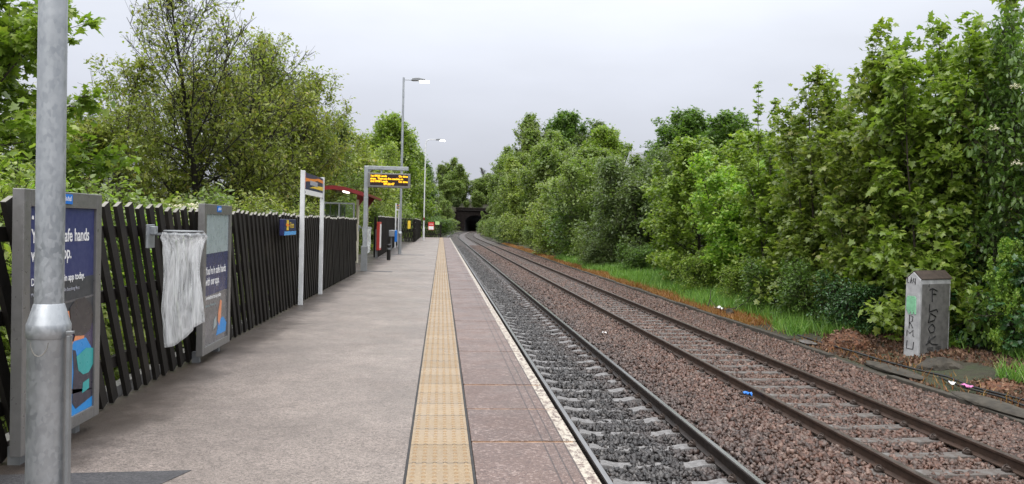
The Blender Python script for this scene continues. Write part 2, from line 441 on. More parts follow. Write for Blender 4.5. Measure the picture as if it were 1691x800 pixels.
# ------------------------------------------------------------------ camera
CAM_Z = 1.49
F_PX = 1280.0 / 1691.0
fwd = Vector((-116.5 / 1280, 30 / 1280, -1.0)).normalized()
a = R(1.5)
upv = Vector((math.sin(a), math.cos(a), 0)); upv.z = (fwd.x * upv.x + fwd.y * upv.y) / -fwd.z
upv.normalize()
rgt = fwd.cross(upv)
# rows of world-to-camera: columns are images of world axes x=rgt, y=fwd, z=upv
W2C = Matrix(((rgt.x, fwd.x, upv.x), (rgt.y, fwd.y, upv.y), (rgt.z, fwd.z, upv.z)))
cam_d = bpy.data.cameras.new('camera'); cam = bpy.data.objects.new('camera', cam_d); C.objects.link(cam)
cam.matrix_world = Matrix.Translation((0, 0, CAM_Z)) @ W2C.transposed().to_4x4()
cam_d.sensor_width = 36; cam_d.lens = 36 * F_PX; cam_d.clip_start = .05; cam_d.clip_end = 5000
bpy.context.scene.camera = cam

# ------------------------------------------------------------------ world and light (overcast, rain-washed)
w = bpy.data.worlds.new('World'); bpy.context.scene.world = w; w.use_nodes = True
t = w.node_tree; t.nodes.clear()
out = t.nodes.new('ShaderNodeOutputWorld'); bg = t.nodes.new('ShaderNodeBackground'); bg.inputs['Strength'].default_value = .1
sky = t.nodes.new('ShaderNodeTexSky'); sky.sky_type = 'NISHITA'; sky.sun_disc = False
SUN_EL, SUN_AZ = R(50), R(200)
sky.sun_elevation = SUN_EL; sky.sun_rotation = SUN_AZ; sky.air_density = 1.5; sky.dust_density = 4
tc = t.nodes.new('ShaderNodeTexCoord'); sx = t.nodes.new('ShaderNodeSeparateXYZ'); t.links.new(tc.outputs['Generated'], sx.inputs[0])
rp = t.nodes.new('ShaderNodeValToRGB'); t.links.new(sx.outputs['Z'], rp.inputs[0])
e = rp.color_ramp.elements
e[0].position = 0; e[0].color = (.640, .660, .745, 1)
e[1].position = 1; e[1].color = (1.0, 1.0, 1.0, 1)
k = e.new(.18); k.color = (.725, .755, .845, 1)
k = e.new(.38); k.color = (.825, .86, .92, 1)
mz = t.nodes.new('ShaderNodeMath'); mz.operation = 'MULTIPLY_ADD'; mz.inputs[1].default_value = 24.0; mz.inputs[2].default_value = 8.4   # clouds three times as bright overhead
mx = t.nodes.new('ShaderNodeMath'); mx.operation = 'MAXIMUM'; mx.inputs[1].default_value = 0
sq = t.nodes.new('ShaderNodeMath'); sq.operation = 'POWER'; sq.inputs[1].default_value = 1.6
t.links.new(sx.outputs['Z'], mx.inputs[0]); t.links.new(mx.outputs[0], sq.inputs[0]); t.links.new(sq.outputs[0], mz.inputs[0])
no = t.nodes.new('ShaderNodeTexNoise'); no.inputs['Scale'].default_value = 2.2; no.inputs['Detail'].default_value = 5
mp = t.nodes.new('ShaderNodeMapping'); mp.inputs['Scale'].default_value = (1, 1, 3.2); t.links.new(tc.outputs['Generated'], mp.inputs[0]); t.links.new(mp.outputs[0], no.inputs['Vector'])
nr = t.nodes.new('ShaderNodeMapRange'); nr.inputs[1].default_value = .3; nr.inputs[2].default_value = .7; nr.inputs[3].default_value = .91; nr.inputs[4].default_value = 1.08
t.links.new(no.outputs['Fac'], nr.inputs[0])
mm = t.nodes.new('ShaderNodeMath'); mm.operation = 'MULTIPLY'; t.links.new(mz.outputs[0], mm.inputs[0]); t.links.new(nr.outputs[0], mm.inputs[1])
vm = t.nodes.new('ShaderNodeVectorMath'); vm.operation = 'SCALE'; t.links.new(rp.outputs[0], vm.inputs[0]); t.links.new(mm.outputs[0], vm.inputs['Scale'])
mix = t.nodes.new('ShaderNodeMix'); mix.data_type = 'RGBA'; mix.inputs['Factor'].default_value = .94
t.links.new(sky.outputs[0], mix.inputs[6]); t.links.new(vm.outputs[0], mix.inputs[7])
t.links.new(mix.outputs[2], bg.inputs['Color']); t.links.new(bg.outputs[0], out.inputs['Surface'])
sd = bpy.data.lights.new('sun', 'SUN'); sd.energy = 1.5; sd.angle = R(50); sd.color = (1, .97, .93)
so = bpy.data.objects.new('sun', sd); C.objects.link(so)
dv = Vector((math.sin(SUN_AZ) * math.cos(SUN_EL), math.cos(SUN_AZ) * math.cos(SUN_EL), math.sin(SUN_EL)))
so.rotation_euler = dv.to_track_quat('Z', 'Y').to_euler()
vs = bpy.context.scene.view_settings
vs.view_transform = 'Standard'; vs.look = 'None'; vs.gamma = 1; vs.use_curve_mapping = False; vs.exposure = 0.15
bpy.context.scene.cycles.max_bounces = 9; bpy.context.scene.cycles.diffuse_bounces = 7; bpy.context.scene.cycles.transparent_max_bounces = 8

# ------------------------------------------------------------------ the ground
def track_off(y): return 3.1e-4 * max(0.0, y - 130.0) ** 2
TUN_Y = 300.0
TUN_X = 4.07 + track_off(TUN_Y)
def smooth(a, b, x):
    u = np.clip((x - a) / (b - a), 0, 1); return u * u * (3 - 2 * u)
def ground_z(x, y):
    """terrain height; vectorised"""
    x = np.asarray(x, float); y = np.asarray(y, float)
    off = 3.1e-4 * np.maximum(0, y - 130) ** 2
    u = x - off
    z = np.full(np.broadcast(x, y).shape, -1.36)
    left = -.14 + smooth(60, 200, y) * 3.5 * smooth(-3, -14, u) + smooth(90, 160, y) * (-.9) * smooth(-9, -2, u)
    z = np.where(u < -2.60, left, z)
    z = np.where((y > 88) & (u >= -2.6) & (u < .6), -1.16 + .25 * smooth(.6, -2.6, u), z)
    rr = -1.15 + .20 * smooth(8.6, 11, u) + .5 * smooth(11, 16, u) + smooth(45, 130, y) * 5.0 * smooth(11.5, 22, u)
    z = np.where(u > 8.5, rr, z)
    hill = 8.0 + 5.0 * smooth(300, 345, y)
    z = np.where(y > TUN_Y + .9, np.maximum(z, hill), z)
    return z
def axis(parts):
    r = []
    for a, b, s in parts: r += list(np.arange(a, b, s))
    return np.array(r + [parts[-1][1]])
gx = axis([(-700, -60, 80), (-60, -8, 4), (-8, -2.62, .6), (-2.61, -2.59, .01), (-2.58, .6, .8), (.6, 8.49, 1.0), (8.49, 8.52, .02), (8.53, 14, .5), (14, 40, 2), (40, 100, 10), (100, 700, 100)])
gy = axis([(-60, 0, 10), (0, 60, 1.0), (60, 130, 3), (130, 300.5, 6), (300.6, 301.0, .4), (301.2, 360, 8), (360, 1500, 120)])
# the grid follows the track beyond the straight
X, Y = np.meshgrid(gx, gy)
XO = X + 3.1e-4 * np.maximum(0, np.minimum(Y, 340) - 130) ** 2 * np.exp(-(np.maximum(np.abs(X) - 60, 0) / 80) ** 2)
Z = ground_z(XO, Y)
Z = Z + np.where((np.abs(X - 4) > 9), RNG.normal(0, .04, Z.shape), 0)
nx, ny = len(gx), len(gy)
V = np.stack([XO.ravel(), Y.ravel(), Z.ravel()], 1)
I = np.arange(nx * ny).reshape(ny, nx)
F = np.stack([I[:-1, :-1], I[:-1, 1:], I[1:, 1:], I[1:, :-1]], -1).reshape(-1, 4)
cen = V[F].mean(1)
hole = (cen[:, 1] > TUN_Y - 1) & (cen[:, 1] < TUN_Y + 1.15) & (np.abs(cen[:, 0] - TUN_X) < 4.8)
me = fast_mesh('ground', V, F[~hole], smooth=False)
tag(link('ground', me, M['soil']), kind='structure')

# platform deck
PE = 84.3   # platform end
XL = -2.60
b = MB()
outline = [(XL, -4), (-.185, -4), (-.185, PE), (-2.25, PE), (-2.12, 61.7), (-3.05, 60.2), (-2.72, 36), (-4.1, 35.5), (-4.1, 24.6), (XL, 23.2)]
b.prism([(x, y, -1.3) for x, y in outline], (0, 0, 1.3))
tag(b.build('platform', M['asphalt']), kind='structure')
b = MB().prism([(.06, -4, -1.3), (.90, -4, -1.3), (.90, PE, -1.3), (.06, PE, -1.3)], (0, 0, 1.215)); b.box((-.06, (PE - 4) / 2, -.7), (.24, PE + 4, 1.2))
tag(b.build('platform_wall', M['wall_brick']), kind='structure')
# dark seams beside the tactile strip
b = MB(); b.box((-.176, (PE - 4) / 2, -.052), (.018, PE + 4 - .02, .1)); b.box((.229, (PE - 4) / 2, -.052), (.018, PE + 4 - .02, .1))
tag(b.build('platform_joint', M['gap']), kind='structure')
# tactile strip with real blisters
b = MB(); b.box((.0265, (PE - 4) / 2, -.045), (.387, PE + 4 - .01, .1))
o = b.build('tactile_paving', M['tactile']); tag(o, kind='structure')
dome_t = []
K = 7
for r, z in ((.0165, 0), (.0125, .0042), (.006, .0058)):
    for k in range(K): dome_t.append((r * math.cos(2*math.pi*k/K), r * math.sin(2*math.pi*k/K), z))
DT = np.array(dome_t)
DF = []
for i in range(2):
    for k in range(K): DF.append((i*K+k, i*K+(k+1) % K, (i+1)*K+(k+1) % K, (i+1)*K+k))
DF = np.array(DF); CAPF = np.array([[2*K, 2*K+1, 2*K+2, 2*K+3], [2*K, 2*K+3, 2*K+4, 2*K+5], [2*K, 2*K+5, 2*K+6, 2*K+6]])
ys = np.arange(2.0, PE - .1, .0667); xs = -.167 + .0645 * (np.arange(6) + .5)
px, py = np.meshgrid(xs, ys); P = np.stack([px.ravel(), py.ravel(), np.full(px.size, .005)], 1)
V = (P[:, None, :] + DT[None]).reshape(-1, 3)
F4 = np.concatenate([DF, np.array([[2*K, 2*K+1, 2*K+2, 2*K+3], [2*K, 2*K+3, 2*K+4, 2*K+5]])])
F = (F4[None] + (np.arange(len(P)) * 3 * K)[:, None, None]).reshape(-1, 4)
tag(link('tactile_paving_blisters', fast_mesh('tactile_paving_blisters', V, F, smooth=True), M['tactile']), kind='structure')
# coping slabs: each its own block with open joints
b = MB(); y = 1.02
rs = random.Random(5)
while y < PE:
    L = .955 if y > 4 else .955
    b.box((.605, y + L/2 - .5, -.044 + rs.uniform(-.003, .002)), (.728, L - rs.choice([.016, .020, .026, .038]), .09), Matrix.Rotation(rs.uniform(-.003, .003), 3, 'Y') @ Matrix.Rotation(rs.uniform(-.002, .002), 3, 'Z'))
    y += L
o = b.build('platform_edge_slabs', M['coping'], bevel=.004); tag(o, kind='structure')
b = MB().box((.60, (PE - 4) / 2, -.0405), (.70, PE + 4, .07)); tag(b.build('platform_edge_bedding', M['joint']), kind='structure')
# patches of newer asphalt
def patch(pts, name='asphalt_patch'):
    tag(MB().prism([(x, y, .0005) for x, y in pts], (0, 0, .0035)).build(name, M['asphalt_new']), kind='structure')
patch([(-2.52, 3.3), (-1.95, 3.3), (-1.43, 4.68), (-2.52, 4.60)])
patch([(-2.55, 23.55), (-1.45, 23.45), (-1.45, 23.85), (-2.55, 23.95)])
patch([(-2.5, 35.9), (-.75, 36.3), (-.75, 36.9), (-2.5, 36.6)])

# ------------------------------------------------------------------ ballast and track
ZB_X = np.array([.85, 1.45, 1.72, 2.4, 3.15, 3.45, 4.07, 4.7, 5.0, 5.7, 6.45, 6.8, 7.6, 8.45])
ZB_Z = np.array([-1.10, -1.125, -1.150, -1.155, -1.145, -1.095, -1.06, -1.10, -1.142, -1.150, -1.142, -1.10, -1.14, -1.19])
def zb(x): return np.interp(x, ZB_X, ZB_Z)
ys = axis([(-6, 60, .6), (60, 140, 2), (140, 345, 3)])
X, Y = np.meshgrid(np.linspace(.85, 8.45, 70), ys)
OFF = 3.1e-4 * np.maximum(0, Y - 130) ** 2
Z = zb(X) - .025 + RNG.normal(0, .006, X.shape)
nx, ny = X.shape[1], X.shape[0]; I = np.arange(nx * ny).reshape(ny, nx)
F = np.stack([I[:-1, :-1], I[:-1, 1:], I[1:, 1:], I[1:, :-1]], -1).reshape(-1, 4)
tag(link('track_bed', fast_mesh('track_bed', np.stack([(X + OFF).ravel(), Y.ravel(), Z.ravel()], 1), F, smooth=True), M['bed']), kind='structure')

T1, T2 = 2.43, 5.73     # track centres
G = .7525
SLEEP_P = .65
# loose stones
cube = np.array([(-1,-1,-1),(1,-1,-1),(1,1,-1),(-1,1,-1),(-1,-1,1),(1,-1,1),(1,1,1),(-1,1,1)], float) * .5
CF = np.array([(0,3,2,1),(4,5,6,7),(0,1,5,4),(1,2,6,5),(2,3,7,6),(3,0,4,7)])
def stones(zones):
    Ps = []; Ss = []
    for y0, y1, dens, size in zones:
        n = int((y1 - y0) * 7.5 * dens)
        x = RNG.uniform(.95, 8.42, n); y = RNG.uniform(y0, y1, n)
        keep = np.ones(n, bool)
        for tc_, cov, ph in ((T1, .60, .0), (T2, .48, .3)):
            dx = np.abs(x - tc_)
            fy = np.abs(((y - ph) / SLEEP_P + .5) % 1 - .5) * SLEEP_P
            on = (fy < .145) & (dx < 1.0)
            hid = (np.abs(np.sin(np.floor((y - ph) / SLEEP_P + .5) * 12.9898 + tc_) * 43758.5) % 1)
            midcov = (dx < .20 + .32 * hid) & (RNG.random(n) < cov)
            keep &= ~(on & ~midcov)
            keep &= ~(np.abs(dx - G) < .085)
        x = x[keep]; y = y[keep]; n = len(x)
        z = zb(x) + RNG.uniform(-.028, .012, n)
        Ps.append(np.stack([x, y, z], 1)); Ss.append(size * RNG.uniform(.6, 1.35, n))
    P = np.concatenate(Ps); S = np.concatenate(Ss); n = len(P)
    q = RNG.normal(0, 1, (n, 4)); q /= np.linalg.norm(q, axis=1)[:, None]
    w_, x_, y_, z_ = q.T
    Rm = np.stack([1-2*(y_*y_+z_*z_), 2*(x_*y_-z_*w_), 2*(x_*z_+y_*w_), 2*(x_*y_+z_*w_), 1-2*(x_*x_+z_*z_), 2*(y_*z_-x_*w_), 2*(x_*z_-y_*w_), 2*(y_*z_+x_*w_), 1-2*(x_*x_+y_*y_)], 1).reshape(n, 3, 3)
    base = cube[None] * np.stack([RNG.uniform(.7, 1.5, n), RNG.uniform(.6, 1.2, n), RNG.uniform(.4, .9, n)], 1)[:, None, :]
    base = base * RNG.uniform(.55, 1.15, (n, 8, 1)) + RNG.normal(0, .09, (n, 8, 3))
    V = np.einsum('nij,nkj->nki', Rm, base) * S[:, None, None] + P[:, None, :]
    F = CF[None] + (np.arange(n) * 8)[:, None, None]
    return V.reshape(-1, 3), F.reshape(-1, 4)
V, F = stones([(2.6, 12, 560, .052), (12, 24, 420, .054), (24, 50, 190, .060), (50, 95, 60, .075)])
tag(link('ballast_stones', fast_mesh('ballast_stones', V, F), M['stones']), 'wet brown and grey crushed stone ballast around both tracks', None, None, 'stuff')

# rails
prof = [(-.070, 0), (.070, 0), (.070, .012), (.012, .030), (.010, .112), (.035, .124), (.036, .150), (.026, .159), (-.026, .159), (-.036, .150), (-.035, .124), (-.010, .112), (-.012, .030), (-.070, .012)]
RAIL_Z = -1.119
def rail(xc, label, top, web=None):
    yy = list(np.arange(-6, 130, 4.0)) + list(np.arange(130, 342, 4.0))
    n = len(prof); V = []; F = []; mi = []; sm = []
    for y in yy:
        o = track_off(y)
        for px_, pz in prof: V.append((xc + o + px_, y, RAIL_Z + pz))
    for i in range(len(yy) - 1):
        for k in range(n):
            F.append((i*n+k, i*n+(k+1) % n, (i+1)*n+(k+1) % n, (i+1)*n+k)); mi.append(1 if k in (7,) else 0)
    b = MB(); b.v = V; b.f = F; b.m = mi; b.sm = [False] * len(F)
    o = b.build('rail', [web or M['rail_web'], top], origin=(xc, 0, RAIL_Z))
    tag(o, label, 'rail', 'running rails of the two tracks')
rail(T1 - G, 'steel rail right beside the platform edge, half hidden by it', M['rail_top'])
rail(T1 + G, 'shiny steel rail of the platform track, farther from the platform edge', M['rail_top'])
WEB2 = plain('rusty_far_rail', (.050, .029, .020), .6, .15, .4, 6)
rail(T2 - G, 'brown steel rail of the far track, on its platform side', M['rail_top_dull'], WEB2)
rail(T2 + G, 'brown steel rail of the far track, closest to the grass verge', M['rail_top_dull'], WEB2)

# sleepers
def sleeper_mesh(name, mat, seat=-1.121, mid=-1.150):
    xs = [-1.25, -1.05, -.95, -.55, -.42, 0, .42, .55, .95, 1.05, 1.25]
    zs = [seat - .035, seat - .012, seat, seat, mid, mid - .004, mid, seat, seat, seat - .012, seat - .035]
    b = MB(); V = []; F = []
    for x, z in zip(xs, zs):
        V += [(x, -.135, z - .2), (x, -.100, z), (x, .100, z), (x, .135, z - .2)]
    for i in range(len(xs) - 1):
        for k in range(4):
            F.append((i*4+k, (i+1)*4+k, (i+1)*4+(k+1) % 4, i*4+(k+1) % 4))
    F += [(0, 1, 2, 3), tuple((len(xs)-1)*4 + k for k in (3, 2, 1, 0))]
    b.add(V, F); me = bpy.data.meshes.new(name); me.from_pydata(b.v, [], b.f); me.update(); me.materials.append(mat); return me
def clip_mesh():
    b = MB(); pts = []
    for k in range(15):
        a = k / 14 * 2 * math.pi * .86 + .5
        pts.append((.034 * math.cos(a) + .006, .058 * math.sin(a), .040 + .022 * math.sin(a * 2)))
    b.tube(pts, .0115, 5); b.box((.012, 0, .012), (.075, .075, .024))
    me = bpy.data.meshes.new('rail_clip'); me.from_pydata(b.v, [], b.f); me.update(); me.materials.append(M['steel_dark']); return me
CLIP = clip_mesh()
SM1 = sleeper_mesh('sleeper_pale', M['sleeper']); SM2 = sleeper_mesh('sleeper_worn', M['sleeper_dirty'], -1.121, -1.128)
def sleepers(tc_, me, ph, label, group, mat):
    n0 = int(math.ceil((2.0 - ph) / SLEEP_P)); rest = MB()
    for k in range(n0, n0 + 140):
        y = ph + k * SLEEP_P
        o = bpy.data.objects.new('sleeper', me); C.objects.link(o)
        o.location = (tc_ + track_off(y), y, 0); o.rotation_euler.z = random.uniform(-.012, .012)
        tag(o, label, 'sleeper', group)
        if y < 34:
            for s in (-G, G):
                for d in (-1, 1):
                    c = bpy.data.objects.new('rail_clip', CLIP); C.objects.link(c); c.parent = o
                    c.location = (s + d * .092, 0, -1.121); c.rotation_euler.z = 0 if d > 0 else math.pi
    return n0 + 140
e1 = sleepers(T1, SM1, .0, 'pale concrete sleeper under the track beside the platform', 'sleepers of the platform track', M['sleeper'])
e2 = sleepers(T2, SM2, .3, 'dirty concrete sleeper under the far track by the verge', 'sleepers of the far track', M['sleeper_dirty'])
b = MB()
for tc_, ph, k0 in ((T1, 0, e1), (T2, .3, e2)):
    y = ph + k0 * SLEEP_P
    while y < 300:
        b.box((tc_ + track_off(y), y, -1.22), (2.4, .22, .2)); y += SLEEP_P
tag(b.build('distant_sleepers', M['sleeper_dirty']), 'distant run of sleepers curving away towards the tunnel', None, None, 'stuff')

# kerb between ballast and verge, in worn lengths
kb = MB(); rs = random.Random(3); y = 2.0
while y < 150:
    L = rs.uniform(1.6, 2.4); o = track_off(y)
    tilt = rs.uniform(-.006, .006) if y > 17 else rs.uniform(-.035, .05)
    kb.box((8.48 + o + rs.uniform(-.012, .012) - (0.0 if y > 17 else .10 * (17 - y) / 17), y + L/2, -1.225 + rs.uniform(-.015, .015) - (0 if y > 17 else rs.uniform(.0, .06))), (.15, L - .012, .27), Matrix.Rotation(tilt, 3, 'Z') @ Matrix.Rotation(rs.uniform(-.03, .03), 3, 'Y'))
    y += L
o = kb.build('kerb_wall', M['kerb'], origin=(8.48, 2, -1.3), bevel=.012)
tag(o, 'low mossy concrete kerb dividing brown ballast from the grass verge', 'kerb')

# ------------------------------------------------------------------ vegetation
def unit(a): return a / np.maximum(np.linalg.norm(a, axis=-1, keepdims=True), 1e-9)
def tmpl(kind):
    if kind == 'maple':
        o = [(0, 0), (.34, -.06), (.50, .16), (.30, .24), (.56, .58), (.24, .56), (0, 1.0), (-.24, .56), (-.56, .58), (-.30, .24), (-.50, .16), (-.34, -.06)]
        V = [(0, .32, .03)] + [(x, y, -.16 * abs(x) - .14 * max(0, y - .4)) for x, y in o]
        F = [(0, i, i % 12 + 1) for i in range(1, 13)]
    elif kind == 'oval':
        V = [(0, 0, 0), (.26, .30, .05), (.21, .68, .03), (0, 1, -.10), (-.21, .68, .03), (-.26, .30, .05), (0, .5, -.02)]
        F = [(6, i, (i + 1) % 6) for i in range(6)]
    elif kind == 'blade':
        V = [(-.16, 0, 0), (.16, 0, 0), (.24, .5, .04), (0, 1, -.08), (-.24, .5, .04)]
        F = [(0, 1, 2), (0, 2, 4), (4, 2, 3)]
    else:   # spray: a ragged little cluster of three leaves, for trees far away
        V = [(0, 0, 0), (.5, .25, .1), (.22, .5, 0), (.35, .95, -.12), (0, .62, .06), (-.42, .9, -.05), (-.24, .42, 0), (-.55, .15, .08)]
        F = [(0, 1, 2), (0, 2, 4), (2, 3, 4), (4, 5, 6), (0, 4, 6), (0, 6, 7)]
    return np.array(V, float), np.array(F)
def leaf_mesh(name, P, A, U, S, kind):
    V0, F0 = tmpl(kind)
    A = unit(A); U = unit(U - A * (U * A).sum(1, keepdims=True)); B = np.cross(A, U)
    V = P[:, None] + S[:, None, None] * (V0[None, :, 0, None] * B[:, None] + V0[None, :, 1, None] * A[:, None] + V0[None, :, 2, None] * U[:, None])
    F = F0[None] + (np.arange(len(P)) * len(V0))[:, None, None]
    return fast_mesh(name, V.reshape(-1, 3), F.reshape(-1, 3))

def grow_branch(rng, p, d, L, n, up, wob):
    pts = [p]; d = d / np.linalg.norm(d)
    for _ in range(n):
        d = d + rng.normal(0, wob, 3); d[2] += up / n; d /= np.linalg.norm(d)
        p = p + d * (L / n); pts.append(p)
    return np.array(pts)
def tubes(name, branches):
    Vs = []; Fs = []; n0 = 0
    for pts, r0, r1, seg in branches:
        n = len(pts); t = np.gradient(pts, axis=0); t = unit(t)
        a = np.where(np.abs(t[:, 2:3]) < .9, np.array([[0, 0, 1.]]), np.array([[1., 0, 0]]))
        u = unit(np.cross(t, a)); v = np.cross(t, u)
        rr = np.linspace(r0, r1, n)[:, None, None]
        ang = np.arange(seg) * 2 * math.pi / seg
        ring = pts[:, None] + rr * (np.cos(ang)[None, :, None] * u[:, None] + np.sin(ang)[None, :, None] * v[:, None])
        Vs.append(ring.reshape(-1, 3))
        i = np.arange(n - 1)[:, None] * seg; k = np.arange(seg)[None]; k2 = (k + 1) % seg
        Fs.append(np.stack([i + k, i + k2, i + seg + k2, i + seg + k], -1).reshape(-1, 4) + n0); n0 += n * seg
    return fast_mesh(name, np.concatenate(Vs), np.concatenate(Fs), smooth=True)

def tree_meshes(name, seed, H=6.0, stems=1, lean=.12, clear=.08, n1=40, width=2.2, shape='oval', ang0=.5, ang1=1.2, up1=.5,
                n2=6, l2=.45, n3=3, l3=.22, leaf='maple', size=.15, dens=9, droop=.3, spire=0, r0=.07, twig_r=.004, bare=0.0, flat=1.0, count=9000, jit=.07):
    rng = np.random.default_rng(seed)
    br = []; LP = []; LT = []
    def env(t):
        if shape == 'oval': return width * (math.sin(math.pi * min(1, (t * .86 + .14))) ** .75)
        if shape == 'dome': return width * math.sqrt(max(.02, 1 - t ** 2.2))
        if shape == 'col': return width * ((1 - t) ** .8 * .92 + .08) * (.8 + .2 * math.sin(7 * t + seed)) * 1.15
        return width * (1 - t) ** .7
    def put(pts, dens_, t0=0.0):
        seg = np.linalg.norm(np.diff(pts, axis=0), axis=1); L = seg.sum()
        m = max(1, int(rng.poisson(max(.3, L * dens_ * (1 - t0)))))
        s = rng.uniform(t0, 1.0, m) * (len(pts) - 1); i = np.minimum(s.astype(int), len(pts) - 2); f = (s - i)[:, None]
        LP.append(pts[i] * (1 - f) + pts[i + 1] * f); LT.append(unit(pts[i + 1] - pts[i]))
    for st in range(stems):
        az = st / max(1, stems) * 2 * math.pi + rng.uniform(0, 1)
        hh = H * (1.0 if st == 0 else rng.uniform(.62, .95))
        p0 = np.array([.16 * math.cos(az), .16 * math.sin(az), 0]) * (stems > 1)
        d0 = np.array([math.cos(az) * lean * (stems > 1), math.sin(az) * lean * (stems > 1), 1.0])
        S = grow_branch(rng, p0, d0, hh, 12, .25, .045)
        br.append((S, r0 * (1 if st == 0 else .7), twig_r * 1.5, 7))
        if spire: put(S[-4:], dens * spire)
        m1 = n1 if stems == 1 else max(8, int(n1 / stems * 1.4))
        for k in range(m1):
            t = clear + (1 - clear) * ((k + rng.uniform(0, 1)) / m1) ** .9
            s = t * 12 * .985; i = int(s); p = S[i] + (S[min(i + 1, 12)] - S[i]) * (s - i)
            a2 = k * 2.4 + rng.uniform(-.4, .4) + st
            el = ang0 + (ang1 - ang0) * t + rng.normal(0, .14)
            d = np.array([math.cos(a2) * math.cos(el), math.sin(a2) * math.cos(el), math.sin(el)])
            L1 = env((t - clear) / (1 - clear)) * rng.uniform(.62, 1.1) / (1 if stems == 1 else 1.25)
            L1 = max(.22, L1)
            B1 = grow_branch(rng, p, d, L1, 7, up1, .07)
            rb = max(twig_r * 1.6, r0 * .38 * (L1 / width) * (1 - .55 * t))
            br.append((B1, rb, twig_r, 5 if rb > .012 else 4))
            put(B1, dens, .55)
            m2 = max(2, int(n2 * (L1 / width) ** .6 + .5))
            for j in range(m2):
                tt = .22 + .76 * (j + rng.uniform(0, 1)) / m2
                s2 = tt * 7 * .985; i2 = int(s2); q = B1[i2] + (B1[min(i2 + 1, 7)] - B1[i2]) * (s2 - i2)
                tg = unit(B1[min(i2 + 1, 7)] - B1[i2])
                sd_ = unit(np.cross(tg, rng.normal(0, 1, 3))); sd_[2] *= flat
                d2 = tg * .75 + sd_ * .8 + np.array([0, 0, .12])
                L2 = max(.15, l2 * L1 * (1.15 - .6 * tt) * rng.uniform(.7, 1.25))
                B2 = grow_branch(rng, q, d2, L2, 4, up1 * .6, .09)
                br.append((B2, max(twig_r, rb * .45), twig_r * .7, 3))
                put(B2, dens, .2)
                for h in range(n3):
                    i3 = rng.integers(1, 4)
                    tg3 = unit(B2[i3 + 1] - B2[i3]); sd3 = unit(np.cross(tg3, rng.normal(0, 1, 3)))
                    B3 = grow_branch(rng, B2[i3], tg3 * .8 + sd3 * .8, l3 * rng.uniform(.6, 1.3), 3, .3, .08)
                    br.append((B3, twig_r * .8, twig_r * .5, 3))
                    put(B3, dens * 1.25, .15)
    P = np.concatenate(LP); T = np.concatenate(LT)
    n00 = len(P)
    if bare:
        zt = P[:, 2] / H; keep = rng.random(len(P)) > bare * np.clip((zt - .42) / .46, 0, .88); P = P[keep]; T = T[keep]
    if bare: count = int(count * len(P) / n00)
    k = rng.choice(len(P), count); P = P[k] + rng.normal(0, jit, (count, 3)); T = T[k]
    P[:, 2] = np.maximum(P[:, 2], .06)
    n = len(P)
    side = unit(np.cross(T, rng.normal(0, 1, (n, 3))))
    A = side * .9 + T * .45 + rng.normal(0, .15, (n, 3)); A[:, 2] -= droop
    U = np.stack([rng.normal(0, .38, n), rng.normal(0, .38, n), np.ones(n)], 1) + .35 * side
    S = size * rng.uniform(.55, 1.25, n)
    P = P + unit(A) * S[:, None] * .25
    return tubes(name + '_trunk', br), leaf_mesh(name + '_crown', P, A, U, S, leaf), H, n

TM = {}
TM['maple_a'] = tree_meshes('sycamore_a', 21, 7.5, stems=7, lean=.22, n1=110, width=2.6, shape='col', clear=.02, ang0=.0, ang1=1.05, up1=.45, n2=8, l2=.45, n3=3, l3=.32, leaf='maple', size=.165, dens=9, spire=1.8, r0=.06, count=16000)
TM['maple_b'] = tree_meshes('sycamore_b', 22, 7.5, stems=8, lean=.26, n1=116, width=2.6, shape='col', clear=.02, ang0=.0, ang1=1.1, up1=.5, n2=8, l2=.45, n3=3, l3=.32, leaf='maple', size=.16, dens=9, spire=1.8, r0=.055, count=16500)
TM['maple_c'] = tree_meshes('sycamore_c', 23, 7.5, stems=6, lean=.26, n1=104, width=2.5, shape='oval', clear=.02, ang0=.0, ang1=1.0, up1=.4, n2=7, l2=.42, n3=2, l3=.30, leaf='maple', size=.165, dens=8.5, spire=1.6, r0=.065, count=17500)
TM['maple_d'] = tree_meshes('sycamore_d', 24, 6.5, stems=1, n1=70, width=2.9, shape='dome', clear=.06, ang0=-.1, ang1=1.0, up1=.35, n2=9, l2=.42, n3=3, l3=.30, leaf='maple', size=.15, dens=10, droop=.45, r0=.10, count=23000)
TM['sapling'] = tree_meshes('sapling', 25, 7.5, stems=2, lean=.05, n1=30, width=.75, shape='col', ang0=.4, ang1=1.1, up1=.7, n2=3, l2=.4, n3=1, l3=.15, leaf='maple', size=.15, dens=5.5, spire=1.2, r0=.035, count=900, jit=.02)
TM['willow_a'] = tree_meshes('willow_a', 31, 7.6, stems=3, lean=.30, clear=.06, n1=100, width=3.6, shape='oval', ang0=.15, ang1=1.15, up1=.55, n2=12, l2=.42, n3=7, l3=.36, leaf='oval', size=.115, dens=15, droop=.1, r0=.12, twig_r=.006, bare=.86, spire=1, count=42000, jit=.06)
TM['willow_b'] = tree_meshes('willow_b', 32, 7.0, stems=4, lean=.28, clear=.02, n1=100, width=3.0, shape='oval', ang0=.05, ang1=1.2, up1=.6, n2=9, l2=.42, n3=6, l3=.34, leaf='oval', size=.12, dens=17, droop=.1, r0=.08, twig_r=.005, bare=.40, spire=1, count=42000, jit=.07)
TM['shrub_a'] = tree_meshes('shrub_a', 41, 5.0, stems=5, lean=.34, clear=.0, n1=110, width=2.5, shape='dome', ang0=-.05, ang1=1.2, up1=.45, n2=8, l2=.42, n3=5, l3=.28, leaf='oval', size=.14, dens=14, droop=.15, r0=.05, count=20000, jit=.08)
